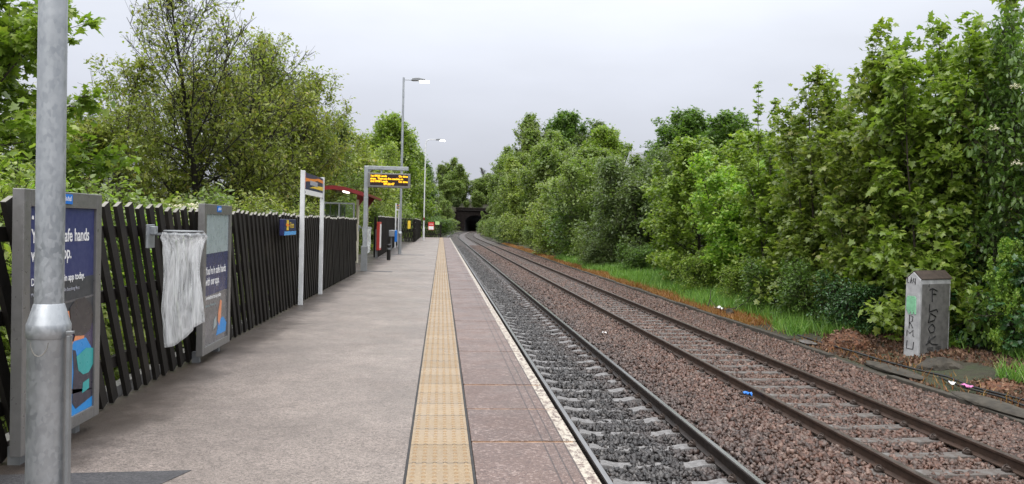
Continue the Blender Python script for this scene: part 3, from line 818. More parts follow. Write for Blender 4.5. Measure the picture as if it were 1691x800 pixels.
TM['shrub_b'] = tree_meshes('shrub_b', 42, 5.0, stems=6, lean=.36, clear=.0, n1=115, width=2.3, shape='oval', ang0=-.05, ang1=1.25, up1=.6, n2=8, l2=.45, n3=5, l3=.28, leaf='oval', size=.135, dens=13, droop=.15, r0=.05, spire=1, count=20000, jit=.08)
TM['bush'] = tree_meshes('bush', 43, 2.0, stems=6, lean=.40, clear=.0, n1=90, width=1.2, shape='dome', ang0=-.05, ang1=1.2, up1=.4, n2=6, l2=.45, n3=4, l3=.16, leaf='oval', size=.085, dens=20, droop=.15, r0=.022, twig_r=.003, count=9000, jit=.05)
TM['ivy'] = tree_meshes('ivy', 44, 3.0, stems=5, lean=.34, clear=.0, n1=90, width=1.6, shape='dome', ang0=-.1, ang1=1.1, up1=.3, n2=7, l2=.45, n3=4, l3=.2, leaf='maple', size=.10, dens=20, droop=.6, r0=.03, count=11000, jit=.06)
TM['far_a'] = tree_meshes('far_a', 51, 12, stems=1, clear=.05, n1=80, width=5.4, shape='dome', ang0=-.1, ang1=1.15, up1=.3, n2=12, l2=.42, n3=4, l3=.7, leaf='spray', size=.36, dens=5.0, droop=.2, r0=.22, twig_r=.02, count=30000, jit=.2)
TM['far_b'] = tree_meshes('far_b', 52, 12, stems=5, lean=.30, clear=.01, n1=110, width=5.0, shape='oval', ang0=-.1, ang1=1.2, up1=.45, n2=10, l2=.42, n3=4, l3=.6, leaf='spray', size=.30, dens=5.0, droop=.2, r0=.14, twig_r=.018, count=34000, jit=.2)
TM['far_c'] = tree_meshes('far_c', 53, 12, stems=2, lean=.14, clear=.15, n1=72, width=4.2, shape='oval', ang0=.2, ang1=1.25, up1=.6, n2=9, l2=.42, n3=4, l3=.55, leaf='spray', size=.28, dens=4.2, droop=.2, r0=.17, twig_r=.02, bare=.35, count=14000, jit=.15)
TM['bare'] = tree_meshes('bare', 54, 12, stems=3, lean=.16, clear=.25, n1=50, width=3.4, shape='oval', ang0=.5, ang1=1.25, up1=.7, n2=8, l2=.42, n3=5, l3=.5, leaf='spray', size=.2, dens=.5, droop=.1, r0=.15, twig_r=.03, count=900)
for kx, vx in TM.items(): print('leaves', kx, vx[3])
_mcache = {}
def with_mat(me, mat):
    k = (me.name, mat.name)
    if k not in _mcache:
        m2 = me if not me.materials else me.copy()
        m2.materials.clear(); m2.materials.append(mat); _mcache[k] = m2
    return _mcache[k]
def tree(kind, mat, x, y, h, wf, label, name='tree', cat='tree', rz=None, group=None, bark='bark', z=None):
    tr, cr, H, _ = TM[kind]
    zz = float(ground_z(x, y)) if z is None else z
    root = empty(name, (x, y, zz - .03), label, cat, group, rz if rz is not None else random.uniform(0, 6.28))
    s = h / H
    for nm, me, m in (('trunk', tr, M[bark]), ('crown', cr, M[mat])):
        o = bpy.data.objects.new(nm, with_mat(me, m)); C.objects.link(o); o.parent = root
        o.scale = (s * wf, s * wf, s)
    return root

# --- right-hand side, nearest first
tree('ivy', 'lf_ivy', 12.9, 14.6, 3.2, .95, 'dark ivy-covered thicket at the right edge, behind the pale concrete cabinet', 'ivy_thicket', 'shrub', rz=.4)
tree('ivy', 'lf_ivy', 12.5, 17.4, 2.9, 1.2, 'dark low ivy mass directly behind the concrete cabinet', 'ivy_thicket', 'shrub', rz=2.1)
eld = tree('shrub_a', 'lf_deep', 12.9, 15.2, 6.9, .62, 'tall dark elder with cream flower heads at the right edge', 'elder_tree', 'tree', rz=1.0)
tree('maple_d', 'lf_lime', 11.9, 15.1, 2.2, .62, 'small lime sycamore sprout leaning out to the right of the concrete cabinet', 'sycamore_sprout', 'shrub', rz=.6)
tree('maple_c', 'lf_maple', 12.6, 17.7, 7.9, .88, 'tall mid-green sycamore rising above the concrete cabinet', 'sycamore_tree', rz=.3)
tree('maple_a', 'lf_maple', 11.60, 17.68, 8.23, .85, 'tallest spired sycamore, just left of the concrete cabinet', 'sycamore_tree', rz=5.0)
tree('maple_b', 'lf_olive', 11.50, 19.73, 7.65, .9, 'olive-tinted spired sycamore over the mound of rusty leaves', 'sycamore_tree', rz=4.0)
tree('maple_a', 'lf_olive', 11.50, 22.44, 7.09, .95, 'bronze-olive sycamore in front of the palisade fence, next to the thin sapling', 'sycamore_tree', rz=3.3)
tree('sapling', 'lf_maple', 11.00, 25.73, 7.54, 1.0, 'thin sparse sapling shooting up above its neighbours against the sky', 'sapling', 'tree', rz=.8, bark='bark_grey')
tree('maple_b', 'lf_maple', 11.70, 25.83, 6.24, 1.05, 'leafy green sycamore around the foot of the thin sapling', 'sycamore_tree', rz=5.1)
tree('maple_c', 'lf_lime', 11.40, 29.15, 5.76, .95, 'bright yellow-lime sycamore right of the open grass patch', 'sycamore_tree', rz=2.6)
tree('maple_d', 'lf_maple', 11.50, 33.85, 5.95, 1.0, 'fresh green sycamore standing over the bright grass patch', 'sycamore_tree', rz=.9)
tree('maple_c', 'lf_maple', 12.20, 38.66, 5.88, 1.0, 'green sycamore behind the far end of the grass patch', 'sycamore_tree', rz=4.4)
tree('shrub_b', 'lf_dull', 12.60, 46.07, 7.51, 1.1, 'tall dull bronze-green tree left of the sycamores, under the domed skyline pair', 'bushy_tree', 'tree', rz=.2)
tree('shrub_a', 'lf_dull', 11.60, 49.11, 6.43, 1.1, 'dark bronze hawthorn touching the left end of the grass patch', 'bushy_tree', 'tree', rz=3.0)
tree('shrub_b', 'lf_shrub', 12.00, 57.66, 7.96, 1.15, 'pale green bush just past the dark bronze hawthorn', 'bushy_tree', 'tree', rz=1.2)
tree('far_b', 'lf_shrub', 12.20, 67.57, 7.97, 1.1, 'rounded mid-green tree hanging over the kerb, halfway along the bank', 'bushy_tree', 'tree', rz=5.2)
tree('far_b', 'lf_yellow', 12.60, 78.99, 8.93, 1.1, 'yellowish feathery tree midway along the right bank', 'bushy_tree', 'tree', rz=4.4)
tree('far_b', 'lf_shrub', 14.4, 103.0, 14.6, .9, 'tall feathery green tree on the right bank below the dark crowns', 'bushy_tree', 'tree', rz=.5)
tree('far_b', 'lf_yellow', 13.6, 121.0, 12.6, 1.0, 'pale feathery tree on the right bank before the bend', 'bushy_tree', 'tree', rz=1.5)
tree('far_b', 'lf_shrub', 15.0, 145.0, 14.0, 1.0, 'large green tree on the right bank near the tunnel bend', 'bushy_tree', 'tree', rz=3.7)
tree('far_a', 'lf_shrub', 17.5, 180.0, 15.0, 1.0, 'rounded green tree overhanging the bend of the tracks', 'bushy_tree', 'tree', rz=1.5)
tree('far_b', 'lf_yellow', 21.0, 225.0, 15.0, 1.1, 'pale green tree hiding the right side of the tunnel mouth', 'bushy_tree', 'tree', rz=2.9)
tree('bush', 'lf_yellow', 18.2, 225.0, 4.4, 1.5, 'low light-green bush in front of the right tunnel wall', 'bush', 'shrub', rz=.3)
tree('far_b', 'lf_shrub', 13.0, 226.0, 6.5, .75, 'small pale green tree closing over the right edge of the tunnel mouth', 'bushy_tree', 'tree', rz=1.9)
tree('far_b', 'lf_shrub', 16.2, 222.0, 11.0, .8, 'green tree leaning across the right part of the tunnel portal', 'bushy_tree', 'tree', rz=2.1)
tree('far_b', 'lf_dull', 25.5, 268.0, 15.0, 1.2, 'dull green tree beside the right end of the tunnel portal', 'bushy_tree', 'tree', rz=0.1)
# second row, on the bank
tree('far_a', 'lf_deep', 31.0, 99.0, 12.6, 1.15, 'round-domed dark green tree on the skyline, left of the pair on the right', 'round_tree', 'tree', rz=.6)
tree('far_a', 'lf_deep', 34.5, 90.0, 12.0, 1.1, 'round-domed dark green tree on the skyline, right of the pair, by the thin sapling', 'round_tree', 'tree', rz=2.6)
tree('far_a', 'lf_maple', 33.0, 80.0, 9.5, 1.2, 'mid-green crown in the gap between the two domed skyline trees', 'round_tree', 'tree', rz=3.6)
tree('far_c', 'lf_shrub', 18.0, 157.0, 21.5, .9, 'tallest loose-crowned tree on the skyline right of the tunnel', 'tall_tree', 'tree', rz=1.0)
tree('far_c', 'lf_dull', 21.0, 165.0, 19.0, .95, 'thin grey-green tree between the tallest skyline tree and the dark crowns', 'tall_tree', 'tree', rz=2.0)
tree('far_a', 'lf_deep', 26.0, 160.0, 18.5, .95, 'dark dense crown on the skyline with a brownish neighbour', 'round_tree', 'tree', rz=4.0)
tree('far_c', 'lf_dull', 28.5, 156.0, 18.0, 1.2, 'brownish-green crown tucked behind the dark dense skyline crown', 'tall_tree', 'tree', rz=5.0)
tree('far_a', 'lf_maple', 30.0, 140.0, 13.8, 1.0, 'lower dark green tree sloping down beside the slate roof', 'round_tree', 'tree', rz=3.1)
tree('far_b', 'lf_shrub', 17.5, 200.0, 21.0, .9, 'tree at the left shoulder of the tallest skyline tree', 'tall_tree', 'tree', rz=.7)
tree('far_b', 'lf_shrub', 20.0, 112.0, 11.5, 1.2, 'light green tree filling the bank under the dark crowns', 'bushy_tree', 'tree', rz=2.4)
tree('far_b', 'lf_shrub', 19.5, 84.0, 8.0, 1.2, 'green tree on the bank in front of the slate-roofed house', 'bushy_tree', 'tree', rz=1.4)
tree('far_b', 'lf_dull', 17.5, 64.0, 7.6, 1.1, 'dull tree tucked behind the bronze hawthorn', 'bushy_tree', 'tree', rz=2.9)
tree('shrub_a', 'lf_shrub', 17.5, 49.0, 6.5, 1.4, 'bush behind the dull bronze-green tree, below the domed pair', 'bushy_tree', 'tree', rz=1.9)
tree('shrub_b', 'lf_maple', 17.0, 39.0, 5.8, 1.4, 'bush filling behind the lime sycamore', 'bushy_tree', 'tree', rz=3.9)
tree('maple_b', 'lf_maple', 14.6, 21.4, 7.9, 1.0, 'green sycamore in the second row, behind the tallest spired one', 'sycamore_tree', rz=.7)
tree('maple_a', 'lf_maple', 14.4, 24.6, 7.3, 1.0, 'green sycamore in the second row, between the two olive ones', 'sycamore_tree', rz=2.2)
tree('maple_c', 'lf_maple', 14.6, 29.6, 6.6, 1.0, 'green sycamore in the second row, behind the thin sapling', 'sycamore_tree', rz=1.2)
# low growth under the sycamores
for k, (x, y, h, wf, mt, lb) in enumerate([
    (10.5, 18.6, 1.5, 1.2, 'lf_ivy', 'dark bramble clump just left of the concrete cabinet'),
    (10.5, 20.8, 1.7, 1.3, 'lf_deep', 'low bramble behind the mound of rusty leaves'),
    (10.4, 23.4, 1.6, 1.4, 'lf_deep', 'low bramble below the olive sycamores, near the fallen branch'),
    (10.6, 26.0, 1.5, 1.3, 'lf_maple', 'leafy clump on the grass behind the fallen branch'),
    (10.3, 29.6, 1.7, 1.2, 'lf_maple', 'leafy clump cutting into the right side of the grass patch'),
    (10.9, 41.5, 1.6, 1.5, 'lf_deep', 'dark clump at the back of the bright grass patch'),
    (10.2, 47.5, 1.8, 1.6, 'lf_dull', 'low bush beside the kerb, past the grass patch')]):
    tree('bush', mt, x, y, h, wf, lb, 'bush', 'shrub', rz=k * 1.3)
for k in range(22):
    y = 50 + k * 8.5 + (k * 37 % 5) * .8; x = 10.5 + track_off(y) + (k * 53 % 7) * .28
    tree('bush', ('lf_shrub', 'lf_deep', 'lf_yellow', 'lf_shrub')[k % 4], x, y, 2.4 + (k * 29 % 5) * .4, 1.55, 'low bush in the leafy fringe along the kerb below the taller right-bank trees', 'bush', 'shrub', rz=k * 1.1, group='low bushes along the right bank')
# elder flower heads: flat umbels on the near side of the elder
for k, (dx, dy, dz) in enumerate([(-1.55, -.6, 5.35), (-1.35, -.9, 4.95), (-1.0, -1.1, 5.1), (-1.75, -.3, 4.55), (-1.25, -1.1, 4.2), (-.7, -1.3, 4.6), (-1.6, -.8, 3.8), (-.9, -1.3, 3.6)]):
    n = 60; rg = np.random.default_rng(k)
    rr = .10 * np.sqrt(rg.random(n)); an = rg.random(n) * 6.28
    P = np.stack([rr * np.cos(an), rr * np.sin(an), .11 * (1 - (rr / .1) ** 2) * rg.random(n) - .02], 1)
    A = rg.normal(0, 1, (n, 3)); A[:, :2] += np.stack([np.cos(an), np.sin(an)], 1)
    U = np.stack([rg.normal(0, .6, n) - .6, rg.normal(0, .6, n) - .8, np.ones(n)], 1)
    o = link('flower_head', leaf_mesh('flower_head', P, A, U, np.full(n, .034), 'blade'), M['petal'], eld)
    c, s_ = math.cos(-1.0), math.sin(-1.0)
    o.location = (dx * c - dy * s_, dx * s_ + dy * c, dz)

# --- left-hand side
tree('maple_d', 'lf_maple', -6.7, 11.6, 5.5, .92, 'dense broad-leaved sycamore behind the near lamp column', 'sycamore_tree', rz=.4)
tree('bush', 'lf_yellow', -3.9, 6.4, 2.0, .9, 'yellow-green bush behind the fence at the left edge', 'bush', 'shrub', rz=.4)
tree('willow_b', 'lf_willow', -8.2, 18.6, 5.2, 1.05, 'olive bushy tree between the near sycamore and the tall open-crowned tree', 'willow_tree', rz=.2)
tree('willow_a', 'lf_willow', -6.55, 21.8, 7.7, 1.0, 'tall open-crowned tree with dark branches showing against the sky', 'willow_tree', rz=4.0, bark='bark_dark')
tree('willow_b', 'lf_willow', -6.2, 29.0, 8.6, .9, 'upright olive tree right of the open-crowned tree', 'willow_tree', rz=2.3)
tree('willow_b', 'lf_shrub', -6.4, 36.5, 8.3, .85, 'green willow sloping down to the name sign', 'willow_tree', rz=3.9)
tree('shrub_b', 'lf_willow', -6.7, 46.0, 7.2, 1.2, 'olive bush behind the red shelter roof', 'bushy_tree', rz=.9)
tree('shrub_a', 'lf_yellow', -6.2, 52.0, 6.6, 1.1, 'yellow-green bush between the shelter and the information display', 'bushy_tree', rz=2.9)
tree('shrub_b', 'lf_yellow', -6.0, 62.0, 7.7, 1.0, 'yellow-green tree behind the second lamp column', 'bushy_tree', rz=4.9)
tree('far_b', 'lf_shrub', -6.4, 74.0, 9.4, .9, 'green tree just right of the second lamp column', 'bushy_tree', rz=1.3)
tree('far_a', 'lf_maple', -6.6, 92.0, 12.6, .82, 'rounded deep-green tree behind the third lamp column', 'round_tree', rz=.3)
tree('far_a', 'lf_maple', -6.4, 116.0, 14.0, .82, 'deep-green tree beyond the platform end', 'round_tree', rz=2.3)
tree('far_b', 'lf_maple', -6.0, 145.0, 14.6, .8, 'green tree on the left bank before the tunnel', 'bushy_tree', rz=3.3)
tree('far_a', 'lf_deep', -6.5, 180.0, 14.6, .9, 'dark tree low on the left bank short of the tunnel portal', 'round_tree', rz=1.0)
tree('far_b', 'lf_shrub', -6.0, 235.0, 14.0, 1.1, 'hazy green tree left of the tunnel portal', 'bushy_tree', rz=.2)
tree('bush', 'lf_shrub', -1.8, 104.0, 2.2, 1.4, 'low green bush just past the platform-end fence', 'bush', 'shrub', rz=.2)
tree('bush', 'lf_deep', -.8, 160.0, 4.0, 1.6, 'dark bush by the track left of the tunnel', 'bush', 'shrub', rz=1.2)
tree('far_b', 'lf_shrub', 1.0, 262.0, 12.0, .75, 'green tree over the left wing of the tunnel portal', 'bushy_tree', 'tree', rz=1.2)
tree('bush', 'lf_shrub', .6, 215.0, 4.5, 1.8, 'green bush at the foot of the tunnel wing wall', 'bush', 'shrub', rz=2.2)
hedge = [(-4.1, 7.9, 1.8, 'lf_shrub', 'bush seen through the fence beside the near poster case'),
         (-4.1, 9.4, 1.9, 'lf_lime', 'lime bush behind the fence at the plastic bag'),
         (-4.2, 10.9, 2.0, 'lf_shrub', 'bush rising over the second poster case'),
         (-4.2, 14.7, 2.0, 'lf_willow', 'olive bush behind the fence near the small blue sign'),
         (-4.2, 16.6, 2.1, 'lf_dull', 'dull bush behind the station name sign'),
         (-4.2, 18.9, 2.1, 'lf_willow', 'olive bush over the far half of the near fence'),
         (-4.6, 20.9, 1.7, 'lf_shrub', 'green bush at the shelter end of the near fence'),
         (-5.6, 27.5, 2.6, 'lf_shrub', 'bush behind the shelter glass'),
         (-5.6, 33.0, 2.7, 'lf_shrub', 'bush at the far end of the shelter'),
         (-4.9, 38.5, 2.7, 'lf_yellow', 'yellow-green bush behind the red notice case'),
         (-5.0, 46.0, 3.0, 'lf_shrub', 'bush above the far run of fence'),
         (-5.2, 56.0, 3.3, 'lf_yellow', 'pale bush above the stepped corner of the fence'),
         (-4.8, 70.0, 3.4, 'lf_shrub', 'bush behind the third lamp column'),
         (-4.9, 84.0, 3.4, 'lf_shrub', 'bush above the platform-end fence')]
for k, (x, y, h, mt, lb) in enumerate(hedge):
    tree('bush', mt, x, y, h, 1.15, lb, 'bush', 'shrub', rz=k * 2.1)
haw = tree('bush', 'lf_shrub', -4.3, 12.9, 1.85, 1.1, 'bush with white blossom behind the second poster case', 'blossoming_bush', 'shrub', rz=0)
for k in range(10):
    n = 70; rg = np.random.default_rng(100 + k)
    rr = .13 * np.sqrt(rg.random(n)); an = rg.random(n) * 6.28
    P = np.stack([rr * np.cos(an), rr * np.sin(an), .05 * rg.random(n) - rr * .3], 1)
    A = np.stack([np.cos(an), np.sin(an), rg.normal(0, .3, n)], 1); U = np.stack([rg.normal(0, .5, n) + .3, rg.normal(0, .5, n) - .5, np.ones(n)], 1)
    o = link('flower_head', leaf_mesh('flower_head', P, A, U, np.full(n, .05), 'blade'), M['petal'], haw)
    o.location = (rg.uniform(-.1, .8), rg.uniform(-.95, .3), rg.uniform(1.58, 1.86))

# --- hill above the tunnel
hills = [(9.5, 303.5, 3.2, 'far_b', 'lf_shrub', 'bushy growth spilling over the portal parapet'),
         (5.5, 303.5, 4.5, 'far_b', 'lf_dull', 'scrub at the left end of the portal parapet'),
         (-30, 318, 15, 'far_b', 'lf_dull', 'grey-green tree on the hill, leftmost above the tunnel'),
         (-17, 316, 15, 'far_b', 'lf_shrub', 'tree on the hill behind the third lamp column'),
         (-6, 312, 14.0, 'far_c', 'lf_dull', 'hazy pale tree on the hill left of the portal'),
         (3, 312, 12.0, 'far_b', 'lf_shrub', 'low mid-green tree on the hill over the left end of the portal'),
         (6, 324, 15.5, 'far_b', 'lf_shrub', 'broad green tree on the hill directly above the tunnel'),
         (2, 334, 17.5, 'far_c', 'lf_shrub', 'loose crown standing highest above the tunnel'),
         (14, 306, 7.5, 'far_b', 'lf_shrub', 'dull tree right above the portal parapet'),
         (20, 326, 14.5, 'bare', 'lf_dull', 'nearly leafless tree on the skyline above the tunnel'),
         (16, 322, 12.5, 'far_b', 'lf_shrub', 'green tree on the hill behind the leafless one'),
         (24, 314, 12.0, 'far_b', 'lf_shrub', 'green tree on the hill right of the leafless one'),
         (33, 320, 14.0, 'far_a', 'lf_shrub', 'round tree on the hill, behind the right bank'),
         (43, 325, 14.0, 'far_b', 'lf_dull', 'farthest right tree of the tunnel hill')]
for k, (x, y, h, kd, mt, lb) in enumerate(hills):
    tree(kd, mt, x, y, h, 1.25, lb, 'hill_tree', 'tree', rz=k * 1.7)

# --- grass
def blades(name, n, xr, yr, hr, mat, wide, label, edge=None):
    x = RNG.uniform(*xr, n); y = yr[0] + (yr[1] - yr[0]) * RNG.random(n) ** 1.25
    if edge is not None:
        k = edge(x, y); x = x[k]; y = y[k]
    z = ground_z(x, y) - .01; n = len(x)
    off = np.where(y > 130, 3.1e-4 * np.maximum(0, y - 130) ** 2, 0)
    P = np.stack([x + off, y, z], 1)
    A = np.stack([RNG.normal(0, .35, n), RNG.normal(0, .35, n), np.ones(n)], 1)
    U = np.stack([RNG.normal(0, 1, n), RNG.normal(0, 1, n), np.zeros(n)], 1)
    S = RNG.uniform(*hr, n)
    V0 = np.array([(-.5, 0, 0), (.5, 0, 0), (.35, .55, .08), (0, 1, .38), (-.35, .55, .08)]); F0 = np.array([(0, 1, 2), (0, 2, 4), (4, 2, 3)])
    A = unit(A); U = unit(U - A * (U * A).sum(1, keepdims=True)); B = np.cross(A, U)
    W = wide * (1 + y / 28)
    V = P[:, None] + (W[:, None, None] * V0[None, :, 0, None] * B[:, None] + S[:, None, None] * (V0[None, :, 1, None] * A[:, None] + V0[None, :, 2, None] * U[:, None]))
    F = F0[None] + (np.arange(n) * 5)[:, None, None]
    tag(link(name, fast_mesh(name, V.reshape(-1, 3), F.reshape(-1, 3)), M[mat]), label, None, None, 'stuff')
def nz(x, y, s): return np.sin(x * 2.3 * s + 1.7 * np.sin(y * .9 * s)) * .5 + np.sin(y * 1.3 * s + x) * .5
def strip(x, y): return 9.30 + .30 * nz(x * 0, y, .7)
blades('grass', 60000, (8.75, 12.4), (11.0, 62), (.14, .55), 'grass', .012, 'long green grass on the verge beyond the kerb',
       lambda x, y: (x > np.where((y > 19), strip(x, y) - .15, 9.6) + RNG.normal(0, .1, len(x))) & ~((x < 11.2) & (y > 13.2) & (y < 17.6)) & ((y > 18) | ((nz(x, y, 1.1) > .1) & (x > 10))) )
blades('dead_grass', 70000, (8.58, 10.1), (11, 110), (.06, .24), 'dead_grass', .012, 'orange sprayed-off dead grass along the kerb',
       lambda x, y: (x < strip(x, y) + RNG.normal(0, .14, len(x))) & ((y > 21) | (RNG.random(len(x)) < .05)) & (nz(x, y, .35) > -.75))
blades('dead_leaves', 9000, (8.6, 11.6), (9.5, 20), (.04, .09), 'litter_leaf', .045, 'brown dead leaves and twigs littering the verge around the cabinet',
       lambda x, y: nz(x, y, .8) > -.3)
n = 26000
yy = RNG.uniform(1.0, 23, n); zz = RNG.random(n) ** 1.2 * (1.0 + .45 * np.sin(yy * 1.3) + .2 * np.sin(yy * 3.7)); xx = -2.86 - RNG.random(n) * .9
P = np.stack([xx, yy, zz - .1], 1)
o = link('bramble_leaves', leaf_mesh('bramble_leaves', P, RNG.normal(0, 1, (n, 3)), np.stack([RNG.normal(.5, .5, n), RNG.normal(0, .5, n), np.ones(n)], 1), RNG.uniform(.04, .10, n), 'oval'), M['lf_yellow'])
tag(o, 'tangle of yellow-green bramble leaves behind the near fence', None, None, 'stuff')

# ------------------------------------------------------------------ fences of slanting black palings
def fence(name, pts, h0, h1, label, side, pitch=.222, wdt=.097, th=.032, lean=.43, post_step=2.2):
    """pts: polyline of the fence face; side = +1 when rails and posts are on the left of the walking direction"""
    root = empty(name, (pts[0][0], pts[0][1], 0), label, 'fence')
    pal = MB(); rails_ = MB(); rs = random.Random(len(pts) * 7 + int(pts[0][1]))
    total = sum(math.dist(pts[i], pts[i+1]) for i in range(len(pts) - 1)); run = 0
    for i in range(len(pts) - 1):
        a, b_ = Vector((*pts[i], 0)), Vector((*pts[i+1], 0)); L = (b_ - a).length; d = (b_ - a) / L
        nrm = Vector((-d.y, d.x, 0)) * side
        n = int(L / pitch)
        for k in range(-2, n + 1):
            s = (k + .5) * pitch + rs.uniform(-.012, .012)
            h = h0 + (h1 - h0) * (run + max(0, s)) / total + rs.uniform(-.02, .02)
            ln = lean * h + rs.uniform(-.03, .03)
            s_top, s_bot = s, s + ln
            zb_, zt = .03, h
            if s_top < 0:          # cut short at the end post
                f = -s_top / ln; s_top = 0; zt = h - f * (h - zb_)
            if s_bot > L:
                f = (s_bot - L) / ln; s_bot = L; zb_ = zb_ + f * (h - zb_)
            if zt - zb_ < .12: continue
            A = a + d * s_top + Vector((0, 0, zt)); B = a + d * s_bot + Vector((0, 0, zb_))
            ax = (A - B).normalized(); wv = ax.cross(nrm).normalized() * wdt / 2; tv = nrm * th * .5
            off = nrm * rs.uniform(-.004, .004)
            q = [B - wv - tv, B + wv - tv, B + wv + tv, B - wv + tv, A - wv - tv, A + wv - tv, A + wv + tv, A - wv + tv]
            q = [p + off for p in q]
            pal.add(q, [(0,3,2,1),(0,1,5,4),(1,2,6,5),(2,3,7,6),(3,0,4,7)], 0); pal.add(q[4:], [(0,1,2,3)], 1)
        for zr in (.32, .86, 1.36):
            rails_.box((a + b_) / 2 + nrm * .045 + Vector((0, 0, zr)), (L, .045, .09), Matrix.Rotation(math.atan2(d.y, d.x), 3, 'Z'))
        m = max(1, round(L / post_step))
        for k in range(m + 1):
            p = a + d * (L * k / m) + nrm * .125
            MB().box(p + Vector((0, 0, (h0 + h1) / 4 - .12)), (.1, .1, (h0 + h1) / 2 + .12), Matrix.Rotation(math.atan2(d.y, d.x), 3, 'Z')).build('post', M['timber'], root)
        run += L
    pal.build('palings', [M['timber'], M['timber_end']], root)
    rails_.build('cross_rails', M['timber'], root)
    return root
fence('paling_fence', [(-2.58, 1.6), (-2.50, 14.0), (-2.43, 22.6)], 1.57, 1.57, 'long near run of black slanted palings behind the poster cases', 1)
fence('paling_fence', [(-2.66, 33.2), (-2.98, 60.0)], 1.74, 1.84, 'black paling fence running on from the shelter behind the second lamp', 1)
fence('paling_fence', [(-2.98, 60.2), (-2.06, 61.7), (-2.20, 83.6)], 1.84, 1.84, 'stepped-out black fence corner beside the third lamp column', 1)
fence('paling_fence', [(-2.20, 83.8), (-.02, 84.1)], 1.72, 1.72, 'short black fence closing the platform end', 1)
tag(MB().box((-2.72, 12.3, -.05), (.10, 21.5, .22)).build('fence_kerb', M['concrete']), kind='structure')

# palisade fence behind the right-hand sycamores
root = empty('palisade_fence', (14.4, 14, -.75), 'galvanised palisade fence glimpsed behind the right-hand sycamores', 'fence')
pl = MB()
y = 13.0
while y < 52:
    x = 14.3; zg = float(ground_z(14.3, y))
    pl.add([(x, y - .034, zg), (x + .012, y, zg), (x, y + .034, zg), (x, y - .034, zg + 1.95), (x + .012, y, zg + 1.95), (x, y + .034, zg + 1.95), (x, y, zg + 2.10)],
           [(0, 1, 4, 3), (1, 2, 5, 4), (3, 4, 6), (4, 5, 6)])
    y += .155
pl.build('pales', M['galv'], root)
rl = MB()
for zr in (.35, 1.65): rl.box((14.34, 32.5, -.62 + zr), (.04, 39, .06))
rl.build('cross_rails', M['galv'], root)

# ------------------------------------------------------------------ furniture on the platform
def lamp(x, y, h, kind, label, arm=1.15, near=False):
    root = empty('lamp_column', (x, y, 0), label, 'lamp post', 'lamp columns along the platform')
    zc = .94
    if kind == 'galv':
        b = MB(); seg = 28 if near else 14
        b.lathe((x, y, 0), [(.084, 0), (.084, zc), (.0845, zc + .001)], seg); b.build('base_column', M['galv'], root)
        b = MB(); b.lathe((x, y, 0), [(.084, zc - .004), (.089, zc), (.089, zc + .055), (.086, zc + .062), (.062, zc + .145), (.0585, zc + .15)], seg); b.build('collar', M['galv'], root)
        b = MB(); b.tube([(x, y, zc + .14), (x + .0, y, h * .6), (x, y, h)], [.0585, .056, .048], seg); b.build('shaft', M['galv'], root)
        b = MB(); b.tube([(x, y, h - .10), (x + .35, y, h - .10)], .021, 8); b.build('bracket_arm', M['galv'], root)
        hx, hz = x + .35, h - .09
    else:
        b = MB(); b.lathe((x, y, 0), [(.09, 0), (.09, 1.05), (.06, 1.2), (.055, 1.21)], 14); b.build('base_column', M['white_paint'], root)
        pts = [(x, y, 1.2), (x, y, h - .35)] + [(x + .35 * (1 - math.cos(a_)), y, h - .35 + .35 * math.sin(a_)) for a_ in (.5, 1.0, 1.57)] + [(x + .9, y, h + .02)]
        b = MB(); b.tube(pts, [.055, .045, .042, .04, .035, .03], 12); b.build('shaft', M['white_paint'], root)
        hx, hz = x + .85, h
    b = MB()
    prof_ = [(0, -.035), (.10, -.05), (.55, -.03), (.62, .0), (.58, .045), (.30, .10), (.05, .07)]
    b.prism([(hx + px_ * 1.15, y - .11, hz + pz) for px_, pz in prof_], (0, .22, 0)); hd = b.build('lamp_head', M['galv_dark'], root, bevel=.015)
    b = MB(); b.prism([(hx + .40, y - .10, hz - .10), (hx + .86, y - .10, hz - .085), (hx + .84, y - .10, hz - .03), (hx + .40, y - .10, hz - .03)], (0, .2, 0)); b.build('lamp_lens', M['lamp_on'], hd, origin=parent_world(hd))
    return root
l1 = lamp(-1.737, 3.63, 7.8, 'galv', 'galvanised lamp column in the left foreground, in front of the near poster case', near=True)
# lowering gear strip and plate of the near column
b = MB(); b.box((-1.634, 3.60, .60), (.014, .03, .70)); b.box((-1.630, 3.597, .965), (.03, .02, .012))
b.prism([(-1.630, 3.585, .28), (-1.594, 3.585, .20), (-1.590, 3.585, .15), (-1.607, 3.585, .125), (-1.634, 3.585, .14), (-1.640, 3.585, .27)], (0, .03, 0)); b.tube([(-1.613, 3.578, .165), (-1.613, 3.62, .165)], .014, 10)
b.build('cable_strip', M['galv_dark'], l1, bevel=.002)
b = MB()
pts_o = []
for k in range(9):
    a_ = math.pi + k / 8 * math.pi
    pts_o.append((math.cos(a_), math.sin(a_)))
ring = []
for cx_, cz_ in pts_o:
    ang = R(-90) + cx_ * .48 - .03
    ring.append((-1.737 + .0852 * math.cos(ang), 3.63 + .0852 * math.sin(ang), .925 + cz_ * .062))
n = len(ring); b.add(ring, [tuple(range(n))]); b.build('number_plate', plain('worn_steel_plate', (.22, .21, .19), .5, .5), l1)
lamp(-1.94, 37.1, 8.35, 'galv', 'galvanised lamp column with lit lamp beside the information display')
l3 = lamp(-1.55, 69.0, 8.9, 'white', 'white lamp column with curved arm near the platform end')
b = MB(); b.lathe((-1.55, 69, 0), [(.062, 1.75), (.064, 1.76), (.064, 2.0), (.06, 2.01)], 12); b.build('red_band', M['red_paint'], l3)

